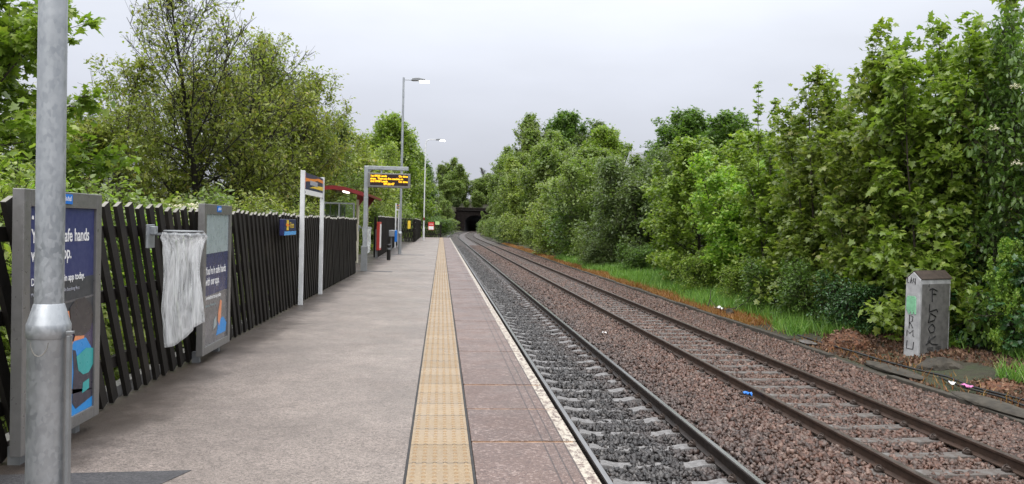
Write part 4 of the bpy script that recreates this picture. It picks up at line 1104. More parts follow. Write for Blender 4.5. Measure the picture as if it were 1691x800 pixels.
def poster_case(y0, label):
    x = -2.38; y1 = y0 + 1.02; z0, z1 = .085, 1.63
    root = empty('poster_case', (x, (y0 + y1) / 2, z0), label, 'poster case', 'poster cases on the fence')
    b = MB(); xb = x - .050
    b.box(((x + xb) / 2, y0 + .04, (z0 + z1) / 2), (.065, .08, z1 - z0)); b.box(((x + xb) / 2, y1 - .04, (z0 + z1) / 2), (.065, .08, z1 - z0))
    b.box(((x + xb) / 2, (y0 + y1) / 2, z1 - .05), (.065, y1 - y0 - .162, .10)); b.box(((x + xb) / 2, (y0 + y1) / 2, z0 + .04), (.065, y1 - y0 - .162, .08))
    b.box((xb + .005, (y0 + y1) / 2, (z0 + z1) / 2), (.008, y1 - y0 - .03, z1 - z0 - .03))
    b.build('frame', M['alu'], root, bevel=.006)
    for yf in (y0 + .16, y1 - .16): MB().box((x - .10, yf, .055), (.07, .06, .11)).build('foot', M['galv_dark'], root)
    b = MB(); b.box((x + .011, (y0 + y1) / 2 - .01, z1 - .045), (.008, .135, .062)); tb = b.build('badge', M['blue'], root)
    text('lettering', 'global', .045, (x + .0155, (y0 + y1) / 2 - .01, z1 - .056), '+x', M['white_print'], root, 'CENTER')
    return root, x - .012, y0 + .08, y1 - .08, z0 + .08, z1 - .10
def flat(root, name, x, pts, mat, th=.0012):
    MB().prism([(x, y, z) for y, z in pts], (th, 0, 0)).build(name, M[mat], root)
# near case: navy poster with a walker carrying a backpack
root, px0, a0, a1, b0, b1 = poster_case(4.66, 'grey poster case behind the near lamp column, navy poster with a backpack')
flat(root, 'poster', px0, [(a0, b0), (a1, b0), (a1, b1), (a0, b1)], 'poster_navy')
flat(root, 'poster_dusk', px0 + .0016, [(a0, .74), (a1, .74), (a1, 1.075), (a0, 1.055)], 'poster_slate')
flat(root, 'poster_ground', px0 + .0016, [(a0, b0), (a1, b0), (a1, .738), (a0, .738)], 'poster_plum')
flat(root, 'poster_line', px0 + .0032, [(a0, .905), (a1, .925), (a1, .940), (a0, .918)], 'poster_fog')
flat(root, 'printed_jacket', px0 + .0032, [(5.135, b0), (5.615, b0), (5.625, .42), (5.575, .58), (5.495, .655), (5.325, .665), (5.225, .60), (5.145, .46)], 'jacket')
flat(root, 'printed_face', px0 + .0048, [(5.175, .86), (5.245, .865), (5.265, .78), (5.295, .655), (5.465, .655), (5.465, .70), (5.355, .72), (5.275, .60), (5.215, .62), (5.195, .74)], 'skin')
flat(root, 'printed_hair', px0 + .0064, [(5.255, .88), (5.335, .93), (5.455, .935), (5.555, .88), (5.595, .79), (5.555, .705), (5.455, .675), (5.325, .69), (5.270, .77)], 'hair')
flat(root, 'printed_backpack', px0 + .0048, [(5.305, .60), (5.345, .59), (5.385, .50), (5.625, .53), (5.640, .28), (5.595, .235), (5.355, .20), (5.305, .25), (5.310, .34), (5.245, .37), (5.225, .34), (5.305, .31), (5.320, .45)], 'pack')
flat(root, 'printed_flap', px0 + .0064, [(5.355, .545), (5.495, .585), (5.615, .565), (5.620, .47), (5.535, .41), (5.455, .41), (5.385, .45)], 'teal')
flat(root, 'printed_pocket', px0 + .0064, [(5.445, .285), (5.545, .30), (5.545, .365), (5.455, .355)], 'teal')
text('lettering', "You're in safe hands", .118, (px0 + .0032, a0 + .035, 1.315), '+x', M['white_print'], root, sx=.78, bold=.0016)
text('lettering', 'with our app.', .118, (px0 + .0032, a0 + .035, 1.205), '+x', M['white_print'], root, sx=.78, bold=.0016)
text('lettering', 'Download our train app today.', .062, (px0 + .0044, a0 + .035, 1.062), '+x', M['white_print'], root, sx=.88, bold=.0008)
text('lettering', 'Mobile tickets.  No waiting.  No booking fees', .034, (px0 + .0044, a0 + .035, .995), '+x', M['grey_print'], root, sx=.98)
flat(root, 'quote_mark', px0 + .0032, [(a0 + .035, 1.455), (a0 + .06, 1.452), (a0 + .055, 1.475), (a0 + .04, 1.475)], 'white_print')
# second case, misted up
root, px0, a0, a1, b0, b1 = poster_case(8.05, 'grey poster case right of the plastic bag, top third misted pale')
flat(root, 'poster', px0, [(a0, b0), (a1, b0), (a1, b1), (a0, b1)], 'poster_navy_fog')
flat(root, 'misted_top', px0 + .0016, [(a0, 1.115), (a1, 1.125), (a1, b1), (a0, b1)], 'poster_pale')
flat(root, 'poster_ground', px0 + .0016, [(a0, b0), (a1, b0), (a1, .70), (a0, .68)], 'poster_fog')
flat(root, 'printed_jacket', px0 + .0032, [(a0 + .45, b0 + .06), (a1 - .05, b0 + .06), (a1 - .02, .32), (a1 - .15, .40), (a1 - .35, .38), (a0 + .50, .29)], 'jacket')
flat(root, 'printed_arm', px0 + .0048, [(a0 + .50, .38), (a1 - .35, .46), (a1 - .28, .60), (a1 - .22, .58), (a1 - .25, .40), (a0 + .55, .32)], 'skin')
flat(root, 'printed_shoe', px0 + .0048, [(a0 + .33, .30), (a0 + .46, .34), (a0 + .43, .44), (a0 + .35, .40)], 'poster_pale')
text('lettering', "You're in safe hands", .118, (px0 + .0032, a0 + .035, .900), '+x', M['white_print'], root, sx=.78, bold=.0014)
text('lettering', 'with our app.', .118, (px0 + .0032, a0 + .035, .790), '+x', M['white_print'], root, sx=.78, bold=.0014)
text('lettering', 'Download our train app today.', .060, (px0 + .0044, a0 + .035, .640), '+x', M['white_print'], root, sx=.76)
text('lettering', 'Mobile tickets.  No booking fees', .034, (px0 + .0044, a0 + .035, .565), '+x', M['poster_pale'], root, sx=.85)

# clear rubbish bags on hoops
def bag(cx, cy, zt, L, label, r=.155, seed=1):
    root = empty('bag_holder', (cx - r - .1, cy, zt - .2), label, 'bin', 'clear rubbish bags on hoops')
    b = MB(); b.tube([(cx + r * math.cos(t_), cy + r * math.sin(t_), zt) for t_ in np.linspace(0, 2*math.pi, 25)], .011, 6, caps=False)
    b.tube([(cx + r * math.cos(t_), cy + r * math.sin(t_), zt + .028) for t_ in np.linspace(0, 2*math.pi, 25)], .007, 6, caps=False)
    b.box((cx - r - .05, cy, zt), (.12, .05, .02)); b.build('hoop', M['galv_dark'], root)
    b = MB(); b.box((cx - r - .11, cy - .03, zt - .02), (.02, .16, .20)); b.box((cx - r - .085, cy - .03, zt + .03), (.05, .07, .07)); b.build('wall_bracket', M['galv'], root, bevel=.004)
    # the bag: gathered film, hanging to one lower corner
    rg = random.Random(seed); nseg = 56; rows = 30; V = []; F = []
    ph = [rg.uniform(0, 6.28) for _ in range(6)]
    for i in range(rows):
        t_ = i / (rows - 1)
        rad = r * (1.02 + .16 * math.exp(-((t_ - .03) / .04) ** 2) - .16 * math.sin(math.pi * min(1, t_ * 1.5)) + .05 * t_)
        for k in range(nseg):
            a_ = 2 * math.pi * k / nseg
            fold = .15 * math.sin(5 * a_ + ph[0] + 1.4 * t_) + .07 * math.sin(9 * a_ + ph[1] - 2 * t_) + .04 * math.sin(17 * a_ + ph[2] + 5 * t_)
            fold *= min(1, t_ * 5 + .25)
            rr = rad * (1 + fold)
            bot = L * (.875 - .125 * math.cos(a_ - .5))
            z = zt + .012 - t_ * bot + .01 * math.sin(11 * a_ + ph[3]) * (t_ < .12)
            squash = 1 - .12 * t_
            V.append((cx + rr * math.cos(a_) * squash + .02 * math.sin(4 * t_ + ph[4]) * t_, cy + rr * math.sin(a_) * (1 - .55 * t_), z))
    for i in range(rows - 1):
        for k in range(nseg): F.append((i*nseg+k, (i+1)*nseg+k, (i+1)*nseg+(k+1) % nseg, i*nseg+(k+1) % nseg))
    F.append(tuple(reversed([(rows-1)*nseg + k for k in range(nseg)])))
    b = MB(); b.add(V, F, 0, True); b.build('plastic_bag', M['film'], root)
bag(-2.20, 6.88, 1.34, .98, 'clear plastic rubbish bag hanging from a hoop between the two poster cases')
bag(-2.36, 24.9, 1.30, .98, 'clear rubbish bag on a hoop behind the information display pole', r=.13, seed=4)

# small blue sign on the fence
root = empty('fence_sign', (-2.36, 12.30, 1.2), 'small navy sign with yellow lettering fixed on the near fence', 'sign')
MB().box((-2.375, 12.33, 1.375), (.07, .94, .25)).build('sign_box', M['navy'], root, bevel=.006)
MB().box((-2.337, 12.33, 1.285), (.006, .90, .055)).build('blue_strip', M['pale_blue'], root)
text('lettering', 'Tickets', .125, (-2.3390, 12.26, 1.365), '+x', M['yellow'], root, sx=1.0)
MB().prism([(-2.3395, 12.04, 1.33), (-2.3395, 12.18, 1.33), (-2.3395, 12.18, 1.485), (-2.3395, 12.04, 1.485)], (.003, 0, 0)).build('ticket_symbol', M['yellow'], root)
MB().prism([(-2.3360, 11.97, 1.41), (-2.3360, 12.01, 1.39), (-2.3360, 12.22, 1.39), (-2.3360, 12.23, 1.415), (-2.3360, 12.10, 1.43), (-2.3360, 11.98, 1.435)], (.002, 0, 0)).build('ticket_arrow', M['orange'], root)

# station name signs
def name_sign(y0, y1, x0, x1, label, ztop=2.46):
    root = empty('name_sign', ((x0 + x1) / 2, (y0 + y1) / 2, 0), label, 'sign', 'station name signs')
    for xx, yy in ((x0, y0), (x1, y1)):
        MB().box((xx, yy, ztop / 2), (.075, .075, ztop)).build('post', M['white_paint'], root, bevel=.006)
    ang = math.atan2(y1 - y0, x1 - x0); L = math.hypot(y1 - y0, x1 - x0); Rz = Matrix.Rotation(ang, 3, 'Z')
    c = Vector(((x0 + x1) / 2, (y0 + y1) / 2, 0)); nr_ = Vector((math.sin(ang), -math.cos(ang), 0)); d = Vector((math.cos(ang), math.sin(ang), 0))
    MB().box(c + Vector((0, 0, ztop - 0.168)), (L - .08, .03, .294), Rz).build('sign_panel', M['navy'], root)
    MB().box(c + Vector((0, 0, ztop - 0.364)), (L - .08, .03, .09), Rz).build('white_panel', M['white_print'], root)
    def onp(u, z, e=.0165): return c + d * (u * (L / 2 - .05)) + Vector((0, 0, z)) + nr_ * e
    def sw(name, pts, mat, e): MB().prism([onp(u, z, e) for u, z in pts], nr_ * .002).build(name, M[mat], root)
    sw('orange_swoosh', [(-1, ztop - 0.189), (-.6, ztop - 0.164), (-.1, ztop - 0.154), (.3, ztop - 0.112), (1, ztop - 0.126), (1, ztop - 0.070), (.5, ztop - 0.056), (0, ztop - 0.091), (-.5, ztop - 0.112), (-1, ztop - 0.119)], 'orange', .0165)
    sw('orange_swoosh', [(-.5, ztop - 0.280), (0, ztop - 0.269), (1, ztop - 0.273), (1, ztop - 0.196), (.4, ztop - 0.210), (-.1, ztop - 0.241)], 'yellow', .0165)
    sw('name_plate', [(-.45, ztop - 0.224), (.35, ztop - 0.224), (.35, ztop - 0.140), (-.45, ztop - 0.140)], 'grey_print', .019)
    sw('red_edge', [(-1, ztop - 0.301), (-.9, ztop - 0.301), (-.9, ztop - 0.042), (-1, ztop - 0.042)], 'red_sign', .019)
    text('lettering', 'to', .07, onp(-.93, ztop - 0.385, .018), '+x', M['black_print'], root)
name_sign(13.85, 15.95, -2.43, -2.41, 'station name sign with orange swooshes on two white posts by the near fence', 2.36)
name_sign(45.6, 47.2, -2.66, -2.58, 'distant station name sign on two pale posts left of the second lamp', 2.62)

# hanging information display
root = empty('information_display', (-2.30, 23.7, 0), 'amber departure display hanging from a galvanised gantry pole', 'display')
b = MB(); b.box((-2.30, 23.7, .38), (.185, .185, .76)); b.build('pole_base', M['galv_dark'], root, bevel=.01)
b = MB(); b.box((-2.285, 23.7, 1.95), (.125, .125, 2.4)); b.box((-2.285, 23.7, 2.22), (.135, .135, .02)); b.build('pole', M['galv'], root, bevel=.008)
b = MB(); b.box((-1.69, 23.7, 3.125), (1.315, .12, .11)); b.build('gantry_arm', M['galv'], root, bevel=.008)
b = MB(); b.box((-1.84, 23.7, 3.02), (.045, .045, .10)); b.box((-1.22, 23.7, 3.02), (.045, .045, .10)); b.prism([(-2.22, 23.68, 3.07), (-2.12, 23.68, 3.07), (-2.22, 23.68, 2.97)], (0, .03, 0)); b.build('hangers', M['galv'], root)
b = MB(); b.box((-1.60, 23.7, 2.755), (1.27, .22, .43)); cs = b.build('display_case', M['alu'], root, bevel=.01)
b = MB(); b.box((-1.60, 23.5885, 2.765), (1.13, .006, .325)); b.build('screen', M['led_panel'], root)
ysc = 23.584
for s, x, z, al in (('1st 0928 Leeds', -2.155, 2.860, 'LEFT'), ('On time', -1.045, 2.860, 'RIGHT'), ('stops.  There are five coaches on', -2.155, 2.780, 'LEFT'),
                    ('2nd 0958 Leeds', -2.155, 2.700, 'LEFT'), ('On time', -1.045, 2.700, 'RIGHT'), ('09:26:47', -1.60, 2.620, 'CENTER')):
    text('lettering', s, .082 if al != 'CENTER' else .095, (x, ysc, z - .005), '-y', M['led'], root, al, sx=.97 if 'coaches' not in s else .88, bold=.0025)

# shelter
root = empty('waiting_shelter', (-3.3, 30, 0), 'waiting shelter with red sloping roof, cream posts and glass back', 'shelter')
b = MB(); ny_ = 2
prof_ = [(-3.98, 2.66), (-3.7, 2.69), (-3.3, 2.65), (-2.9, 2.55), (-2.55, 2.43)]
out_ = [(x, 26.8, z) for x, z in prof_] + [(x, 26.8, z - .055) for x, z in reversed(prof_)]
b.prism(out_, (0, 6.0, 0)); b.build('roof', M['red_paint'], root)
b = MB(); b.box((-2.53, 29.8, 2.42), (.03, 6.0, .08)); b.prism([(x, 26.775, z + .012) for x, z in prof_] + [(x, 26.775, z - .12) for x, z in reversed(prof_)], (0, .022, 0)); b.build('roof_fascia', M['red_paint'], root)
for y in (28.4, 31.9):
    b = MB(); b.tube([(-3.02, y, 0), (-3.02, y, 2.28)], .055, 10); b.build('post', M['cream'], root)
    b = MB(); b.prism([(-3.06, y - .03, 2.05), (-2.98, y - .03, 2.05), (-2.72, y - .03, 2.42), (-2.60, y - .03, 2.44), (-2.95, y - .03, 2.60), (-3.06, y - .03, 2.45)], (0, .06, 0)); b.build('roof_bracket', M['red_paint'], root)
fr = MB(); gl = MB()
for x in (-4.0, -3.5, -3.0): fr.box((x, 27.0, 1.03), (.05, .05, 2.10))
fr.box((-3.5, 27.0, 2.105), (1.05, .05, .05)); fr.box((-3.5, 27.0, .40), (.95, .04, .05))
for y in (28.4, 29.9, 31.3, 32.6): fr.box((-4.0, y, 1.05), (.05, .05, 2.10))
fr.box((-4.0, 29.8, 2.125), (.05, 5.55, .05)); fr.box((-4.0, 29.8, .40), (.04, 5.5, .05))
fr.build('wall_frame', M['galv_dark'], root)
gl.box((-3.75, 27.0, 1.25), (.44, .008, 1.62)); gl.box((-3.25, 27.0, 1.25), (.44, .008, 1.62))
for y0, y1 in ((27.05, 28.36), (28.44, 29.86), (29.94, 31.26), (31.34, 32.56)): gl.box((-4.0, (y0 + y1) / 2, 1.25), (.008, y1 - y0, 1.62))
gl.build('glass', M['shelter_glass'], root)
MB().box((-3.35, 27.6, 2.52), (.10, 1.2, .06)).build('tube_light', M['tube_on'], root)
b = MB(); b.box((-3.72, 29.8, .48), (.36, 4.6, .05))
for y in (27.9, 29.8, 31.7): b.box((-3.72, y, .23), (.06, .06, .46))
b.build('bench_seat', M['galv_dark'], root)

# red notice case seen edge on, black post, grey cabinet with blue sack
root = empty('notice_case', (-2.5, 32.2, 0), 'tall narrow red notice case standing at the start of the far fence', 'sign')
MB().box((-2.56, 32.4, 0.92), (.12, .9, 1.16)).build('red_frame', M['red_sign'], root, bevel=.01)
MB().box((-2.497, 32.4, 0.92), (.004, .76, 1.0)).build('notice', M['white_print'], root)
for yl in (32.05, 32.75): MB().box((-2.645, yl, .6), (.05, .05, 1.2)).build('leg', M['galv_dark'], root)
root = empty('bollard', (-2.05, 31.0, 0), 'short black post standing on the platform before the second lamp', 'bollard')
b = MB(); b.lathe((-2.05, 31.0, 0), [(.075, 0), (.075, .54), (.085, .56), (.085, .60), (.06, .63), (.01, .64)], 14); b.build('shaft', M['black_plastic'], root)
b = MB(); b.lathe((-2.05, 31.0, 0), [(.0765, .42), (.0770, .43), (.0770, .48), (.0765, .49)], 14); b.build('band', M['galv_dark'], root)
root = empty('grit_bin', (-2.55, 41.5, 0), 'small grey box with blue side standing by the far fence', 'bin')
MB().box((-2.62, 41.5, .92), (.34, .4, .34)).build('grey_box', M['galv'], root, bevel=.02)
MB().box((-2.385, 41.5, .78), (.12, .38, .62)).build('blue_side', M['blue'], root, bevel=.02)
MB().box((-2.62, 41.5, .37), (.08, .08, .74)).build('leg', M['galv_dark'], root)
# small signs on the far fences
def plate(name, x, y, z, w_, h_, mats, label, face='-y', txt=None, tm='white_print'):
    root = empty(name, (x, y, z), label, 'sign')
    d = (w_, .012, h_) if face == '-y' else (.012, w_, h_)
    MB().box((x, y, z), d).build('plate', M[mats[0]], root)
    if len(mats) > 1:
        MB().box((x, y - .008, z - h_ * .24), (w_ * .86, .004, h_ * .42)).build('panel', M[mats[1]], root)
    if txt:
        for k, (s, sz, dz) in enumerate(txt): text('lettering', s, sz, (x, y - .0125, z + dz), '-y', M[tm], root, 'CENTER')
plate('warning_sign', -1.10, 83.7, 1.23, .62, .84, ['red_sign', 'white_print'], 'red and white warning sign on the platform-end fence beside the third lamp', txt=[('STOP', .17, .12), ], tm='white_print')
plate('safety_sign', -.44, 83.75, 1.56, .44, .34, ['green_sign'], 'small pale green sign on the platform-end fence', txt=[('EXIT', .12, -.04)], tm='black_print')
plate('fence_plate', -2.50, 60.75, 1.36, .22, .62, ['yellow'], 'small upright yellow plate on the stepped fence corner')
plate('fence_plate', -2.93, 47.0, 1.38, .10, .34, ['white_print'], 'small white plate on the far fence left of the distant name sign')

# ------------------------------------------------------------------ lineside things on the right
# concrete cabinet with pitched top and graffiti
CT = R(27); W_, D_, H_ = 1.16, .32, 1.70
cab = Vector((9.98 + W_/2 * math.cos(CT) - D_/2 * math.sin(CT), 15.3 + W_/2 * math.sin(CT) + D_/2 * math.cos(CT), -1.12))
root = empty('lineside_cabinet', cab, 'pale concrete trackside cabinet with pitched top and graffiti', 'cabinet', rz=CT)
def cbuild(b, name, mat, bevel=0):
    o = b.build(name, mat, None, origin=(0, 0, 0), bevel=bevel); o.parent = root; return o
b = MB(); pitch = .16
b.prism([(-W_/2, -D_/2, 0), (-W_/2, D_/2, 0), (-W_/2, D_/2, H_), (-W_/2, 0, H_ + pitch), (-W_/2, -D_/2, H_)], (W_, 0, 0))
cbuild(b, 'body', plain('pale_cabinet_concrete', (.36, .36, .365), .75, 0, .3, 5, .3), .012)
b = MB()
for s in (-1, 1):
    b.prism([(-W_/2 + .02, s * (D_/2 + .012), H_ + .004), (-W_/2 + .02, 0, H_ + pitch + .010), (-W_/2 + .02, 0, H_ + pitch + .03), (-W_/2 + .02, s * (D_/2 + .012), H_ + .024)], (W_ + .02, 0, 0))
cbuild(b, 'roof', plain('rusty_cabinet_roof', (.055, .040, .032), .8, 0, .4, 8), 0)
b = MB(); b.box((.0, -D_/2 - .005, .88), (1.04, .010, 1.46)); cbuild(b, 'door', plain('grey_cabinet_door', (.125, .120, .115), .7, 0, .35, 6, .2), .004)
b = MB()
for k in range(3):
    for j in range(2): b.box((-.16 + j * .32, -D_/2 - .012, .20 + k * .03), (.22, .006, .010))
cbuild(b, 'vent_slots', M['black_print'])
def strokes(name, lines, face, mat, r=.014):
    b = MB()
    for ln in lines:
        pts = [(u * 1.5 - .12, -D_/2 - .012, v * 1.1) for u, v in ln] if face == 'front' else [(-W_/2 - .002, -u * .44, v * 1.08) for u, v in ln]
        b.tube(pts, r, 5)
    o = cbuild(b, name, M[mat])
    return o
# front: F L D O K down the door; side: C A 4 ..., R, square brackets
strokes('graffiti', [[(-.02, 1.12), (-.03, 1.38)], [(-.10, 1.35), (-.03, 1.38), (.10, 1.33)], [(-.03, 1.28), (.07, 1.26)], [(-.12, 1.42), (-.10, 1.46)],
                     [(-.08, 1.08), (-.09, .93), (.10, .97), (.13, .92)],
                     [(-.06, .90), (-.10, .73), (.05, .76), (.09, .83), (-.02, .89), (-.06, .90)],
                     [(-.04, .68), (-.09, .60), (-.03, .52), (.05, .54), (.07, .62), (.02, .68), (-.04, .68)],
                     [(-.06, .46), (-.10, .32)], [(.10, .45), (-.08, .37), (.02, .30), (.16, .28)], [(-.14, .30), (-.03, .36)]], 'front', 'black_print', .014)
strokes('graffiti', [[(-.28, 1.60), (-.30, 1.52), (-.22, 1.50)], [(-.15, 1.50), (-.10, 1.62), (-.05, 1.50)], [(-.14, 1.55), (-.05, 1.55)], [(.02, 1.60), (.0, 1.53), (.12, 1.53)], [(.10, 1.60), (.10, 1.48)],
                     [(-.12, .62), (-.12, .88), (.05, .85), (.03, .76), (-.10, .74), (.06, .63)],
                     [(-.22, .46), (-.22, .58), (-.08, .52), (.08, .59), (.08, .48), (.14, .47)],
                     [(-.20, .38), (-.22, .22), (.10, .22), (.13, .36)]], 'side', 'black_print', .009)
M['green_spray'] = plain('green_spray_paint', (.22, .50, .30), .6, 0, .2)
strokes('graffiti', [[(-.26 + k * .05, 1.22 + .03 * (k % 2)), (-.25 + k * .05, .98 - .04 * (k % 3))] for k in range(9)], 'side', 'green_spray', .020)

def lump(name, c, s, mat, seed, label, cat, n=3, rough=.25):
    import bmesh
    bm = bmesh.new(); bmesh.ops.create_icosphere(bm, subdivisions=n, radius=1)
    rg = np.random.default_rng(seed); fr_ = rg.normal(0, 2.2, (5, 3)); ph = rg.uniform(0, 6, 5)
    for v_ in bm.verts:
        p = np.array(v_.co); q = 1 + rough * sum(math.sin(float(fr_[k] @ p) + ph[k]) for k in range(5)) / 2.5 + rg.normal(0, rough * .10)
        v_.co = (p[0] * s[0] * q, p[1] * s[1] * q, p[2] * s[2] * q)
    me = bpy.data.meshes.new(name); bm.to_mesh(me); bm.free()
    o = link(name, me, mat, None, c); tag(o, label, cat)
    if name == 'leaf_mound':
        n = 2600; k = rg.integers(0, len(me.vertices), n); co = np.array([v_.co[:] for v_ in me.vertices])[k]; nn = np.array([v_.normal[:] for v_ in me.vertices])[k]
        o2 = link('leaves', leaf_mesh('mound_leaves', co * 1.02 + rg.normal(0, .02, (n, 3)), rg.normal(0, 1, (n, 3)), nn + rg.normal(0, .5, (n, 3)), rg.uniform(.04, .10, n), 'oval'), M['litter_leaf'], o)
        o2['kind'] = 'stuff'
    return o
lump('concrete_lump', (9.75, 14.25, -1.10), (.36, .28, .22), M['kerb'], 3, 'broken lump of concrete at the foot of the graffitied cabinet', 'rubble')
lump('leaf_mound', (9.55, 17.2, -1.14), (.60, .75, .36), M['leaf_litter'], 5, 'mound of rust-coloured dead leaves left of the graffitied cabinet', 'leaf pile', 4, .3)
lump('leaf_mound', (9.9, 12.6, -1.22), (.45, .6, .16), M['leaf_litter'], 6, 'flat heap of brown dead leaves right of the broken concrete lump', 'leaf pile', 4, .3)
lump('stone', (8.95, 23.2, -1.02), (.12, .10, .11), M['kerb'], 8, 'dark square stone on the verge by the fallen branch', 'stone')
lump('concrete_slab', (8.72, 17.6, -1.09), (.13, .42, .04), M['sleeper_dirty'], 9, 'pale flat concrete slab along the kerb left of the cabinet', 'slab', 3, .12)
lump('concrete_slab', (8.75, 14.2, -1.10), (.26, .9, .06), M['kerb'], 19, 'brown sunken slab along the kerb in front of the cabinet', 'slab', 3, .12)
lump('concrete_slab', (8.65, 11.2, -1.10), (.24, 1.0, .07), M['kerb'], 29, 'brown sunken slab along the kerb at the right edge', 'slab', 3, .12)
b = MB(); b.tube([(8.95, 18.6, -1.06), (8.92, 17.2, -1.05), (9.02, 16.0, -1.06), (8.98, 15.0, -1.05), (9.12, 14.0, -1.06), (9.2, 13.2, -1.04), (9.12, 12.4, -1.06), (9.2, 11.3, -1.04), (9.1, 10.0, -1.06)], .022, 8)
tag(b.build('cable', M['black_plastic'], origin=(8.95, 18.6, -1.06)), 'black lineside cable lying along the verge past the cabinet', 'cable')
b = MB(); b.tube([(9.05, 13.2, -1.05), (8.92, 12.4, -1.06), (8.98, 11.6, -1.04), (8.9, 10.6, -1.06)], .018, 8)
tag(b.build('cable', M['black_plastic'], origin=(9.05, 13.2, -1.05)), 'shorter black cable lying on the brown kerb slabs at the right edge', 'cable')
b = MB(); b.tube([(8.85, 24.9, -1.02), (8.95, 25.0, -.75), (9.0, 25.1, -.45)], [.018, .014, .009], 6); b.tube([(8.95, 25.0, -.80), (9.0, 24.5, -1.0)], [.012, .008], 6)
b.tube([(9.0, 23.9, -1.04), (9.35, 23.7, -.92), (9.65, 23.6, -.70), (9.75, 23.5, -.45)], [.022, .018, .014, .008], 6)
tag(b.build('fallen_branch', M['bark'], origin=(8.95, 24.5, -1.04)), 'dead bent branch lying on the orange grass by the kerb', 'branch')
def crumple(name, c, s, mat, seed, label):
    rg = np.random.default_rng(seed); n = 5
    X_, Y_ = np.meshgrid(np.linspace(-1, 1, n), np.linspace(-1, 1, n)); Z_ = rg.uniform(0, .9, X_.shape)
    V = np.stack([X_.ravel() * s[0] + rg.normal(0, .15 * s[0], n*n), Y_.ravel() * s[1] + rg.normal(0, .15 * s[1], n*n), Z_.ravel() * s[2]], 1)
    I_ = np.arange(n*n).reshape(n, n); F = np.stack([I_[:-1, :-1], I_[:-1, 1:], I_[1:, 1:], I_[1:, :-1]], -1).reshape(-1, 4)
    V2 = V.copy(); V2[:, 2] += .006
    me = fast_mesh(name, np.concatenate([V, V2]), np.concatenate([F[:, ::-1], F + n*n]))
    tag(link(name, me, mat, None, c), label, 'litter')
crumple('litter', (8.98, 24.2, -1.03), (.10, .22, .10), M['white_print'], 1, 'crumpled white rag by the fallen branch on the verge')
crumple('litter', (8.95, 12.35, -1.05), (.07, .09, .06), plain('pink_wrapper', (.62, .20, .42), .4), 2, 'pink wrapper on the verge right of the cabinet')
crumple('litter', (8.86, 12.6, -1.05), (.06, .07, .05), M['white_print'], 3, 'white scrap beside the pink wrapper')
crumple('litter', (4.83, 11.65, -1.07), (.055, .06, .07), M['blue'], 4, 'bright blue scrap against the far track rail')
crumple('litter', (4.0, 18.5, -1.06), (.05, .08, .03), M['white_print'], 5, 'white scrap on the ballast between the tracks')

# ------------------------------------------------------------------ buildings glimpsed behind the trees
def house(x, y, w_, d_, eave, ridge, label, rz=0, zbase=-.6):
    root = empty('brick_house', (x, y, zbase), label, 'house', rz=rz)
    def hb(b, name, mat): o = b.build(name, mat, None, origin=(0, 0, 0)); o.parent = root; return o
    b = MB(); b.prism([(-w_/2, -d_/2, 0), (-w_/2, d_/2, 0), (-w_/2, d_/2, eave), (-w_/2, 0, ridge), (-w_/2, -d_/2, eave)], (w_, 0, 0)); hb(b, 'wall', M['brick'])
    b = MB(); sl = (ridge - eave) / (d_ / 2)
    for s in (-1, 1):
        b.prism([(-w_/2 - .25, s * (d_/2 + .35), eave - .35 * sl + .02), (-w_/2 - .25, 0, ridge + .02), (-w_/2 - .25, 0, ridge + .18), (-w_/2 - .25, s * (d_/2 + .35), eave - .35 * sl + .18)], (w_ + .5, 0, 0))
    rf = hb(b, 'roof', M['slate'])
    b = MB(); b.box((w_ * .3, 0, ridge + .5), (.9, .6, 1.3)); c_ = hb(b, 'chimney', M['brick']); c_.parent = rf
    nw = max(2, int(w_ / 2.6))
    for st in range(2 if eave > 4 else 1):
        for k in range(nw):
            xx = -w_/2 + (k + .5) * w_ / nw
            b = MB(); b.box((xx, -d_/2 - .01, 1.5 + st * 2.5), (1.15, .08, 1.35)); f_ = hb(b, 'window', M['white_paint'])
            b = MB(); b.box((xx, -d_/2 - .055, 1.5 + st * 2.5), (.98, .02, 1.18)); p_ = hb(b, 'pane', M['window_glass']); p_.parent = f_
    return root
house(24.0, 38.0, 13.0, 7.0, 4.3, 6.2, 'red brick house glimpsed through the right-hand sycamores', rz=R(-62), zbase=-.6)
house(31.0, 102.0, 12.0, 8.0, 7.6, 11.2, 'house with grey slate roof showing between trees on the right skyline', rz=R(-28), zbase=.6)

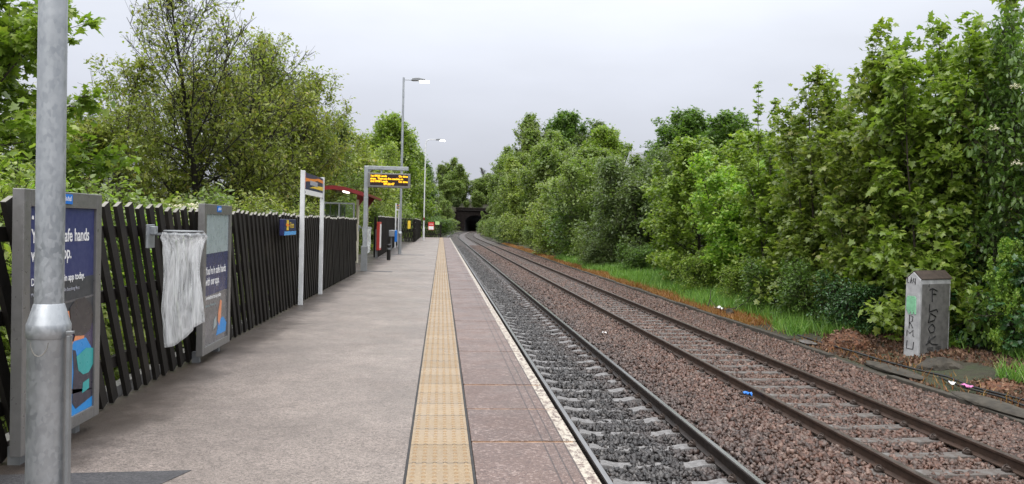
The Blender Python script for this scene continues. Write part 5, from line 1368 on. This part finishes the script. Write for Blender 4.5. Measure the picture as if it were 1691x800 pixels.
# ------------------------------------------------------------------ tunnel portal
root = empty('tunnel_portal', (TUN_X, TUN_Y, -1.3), 'soot-black stone tunnel portal at the end of the tracks', 'tunnel')
ZF = -1.5; hw = 4.05; spring = 2.6; top = 5.15
arch = [(TUN_X - hw, ZF)] + [(TUN_X - hw * math.cos(t_), spring + (top - spring) * math.sin(t_)) for t_ in np.linspace(0, math.pi, 21)] + [(TUN_X + hw, ZF)]
xl, xr, zt = TUN_X - 7.4, TUN_X + 9.0, 7.0
b = MB()
V = []; F = []
outer = [(xl, ZF)] + [(xl, zt * (k / 6)) for k in range(1, 6)] + [(xl + (xr - xl) * k / 10, zt) for k in range(0, 11)] + [(xr, zt * (1 - k / 6)) for k in range(1, 6)] + [(xr, ZF)]
n = len(arch)
assert len(outer) == n, (len(outer), n)
for yq in (TUN_Y, TUN_Y + .9):
    V += [(x, yq, z) for x, z in arch] + [(x, yq, z) for x, z in outer]
for k in range(n - 1):
    F.append((k, k + 1, n + k + 1, n + k)); F.append((2*n + k, 3*n + k, 3*n + k + 1, 2*n + k + 1))
    F.append((n + k, n + k + 1, 3*n + k + 1, 3*n + k))
b.add(V, F); b.build('portal_wall', M['soot'], root)
b = MB(); b.box(((xl + xr) / 2, TUN_Y + .35, zt + .55), (xr - xl + .5, 1.1, .9)); b.box(((xl + xr) / 2, TUN_Y + .2, zt - .10), (xr - xl + .3, 1.3, .25)); b.build('parapet', M['soot'], root)
b = MB(); V = []; F = []
for yq, xo in ((TUN_Y - .06, 0), (TUN_Y + 12, 2.2), (TUN_Y + 26, 6.5), (TUN_Y + 42, 13.0)):
    V += [(x + xo, yq, z) for x, z in arch]
for i in range(3):
    for k in range(n - 1): F.append((i*n + k, (i+1)*n + k, (i+1)*n + k + 1, i*n + k + 1))
F.append(tuple(3*n + k for k in range(n)))
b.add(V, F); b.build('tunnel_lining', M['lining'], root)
b = MB(); b.prism([(xl, TUN_Y + .2, ZF), (xl, TUN_Y + .2, 6.4), (xl - 6.5, TUN_Y - 12, 2.0), (xl - 6.5, TUN_Y - 12, ZF)], (-.7, .35, 0)); b.build('wing_wall', M['soot'], root)
b = MB(); b.tube([(xl + .4, TUN_Y - 1.2, .7), (xl - 6.0, TUN_Y - 12.5, 4.4)], .14, 6); b.build('wing_coping', M['galv'], root)
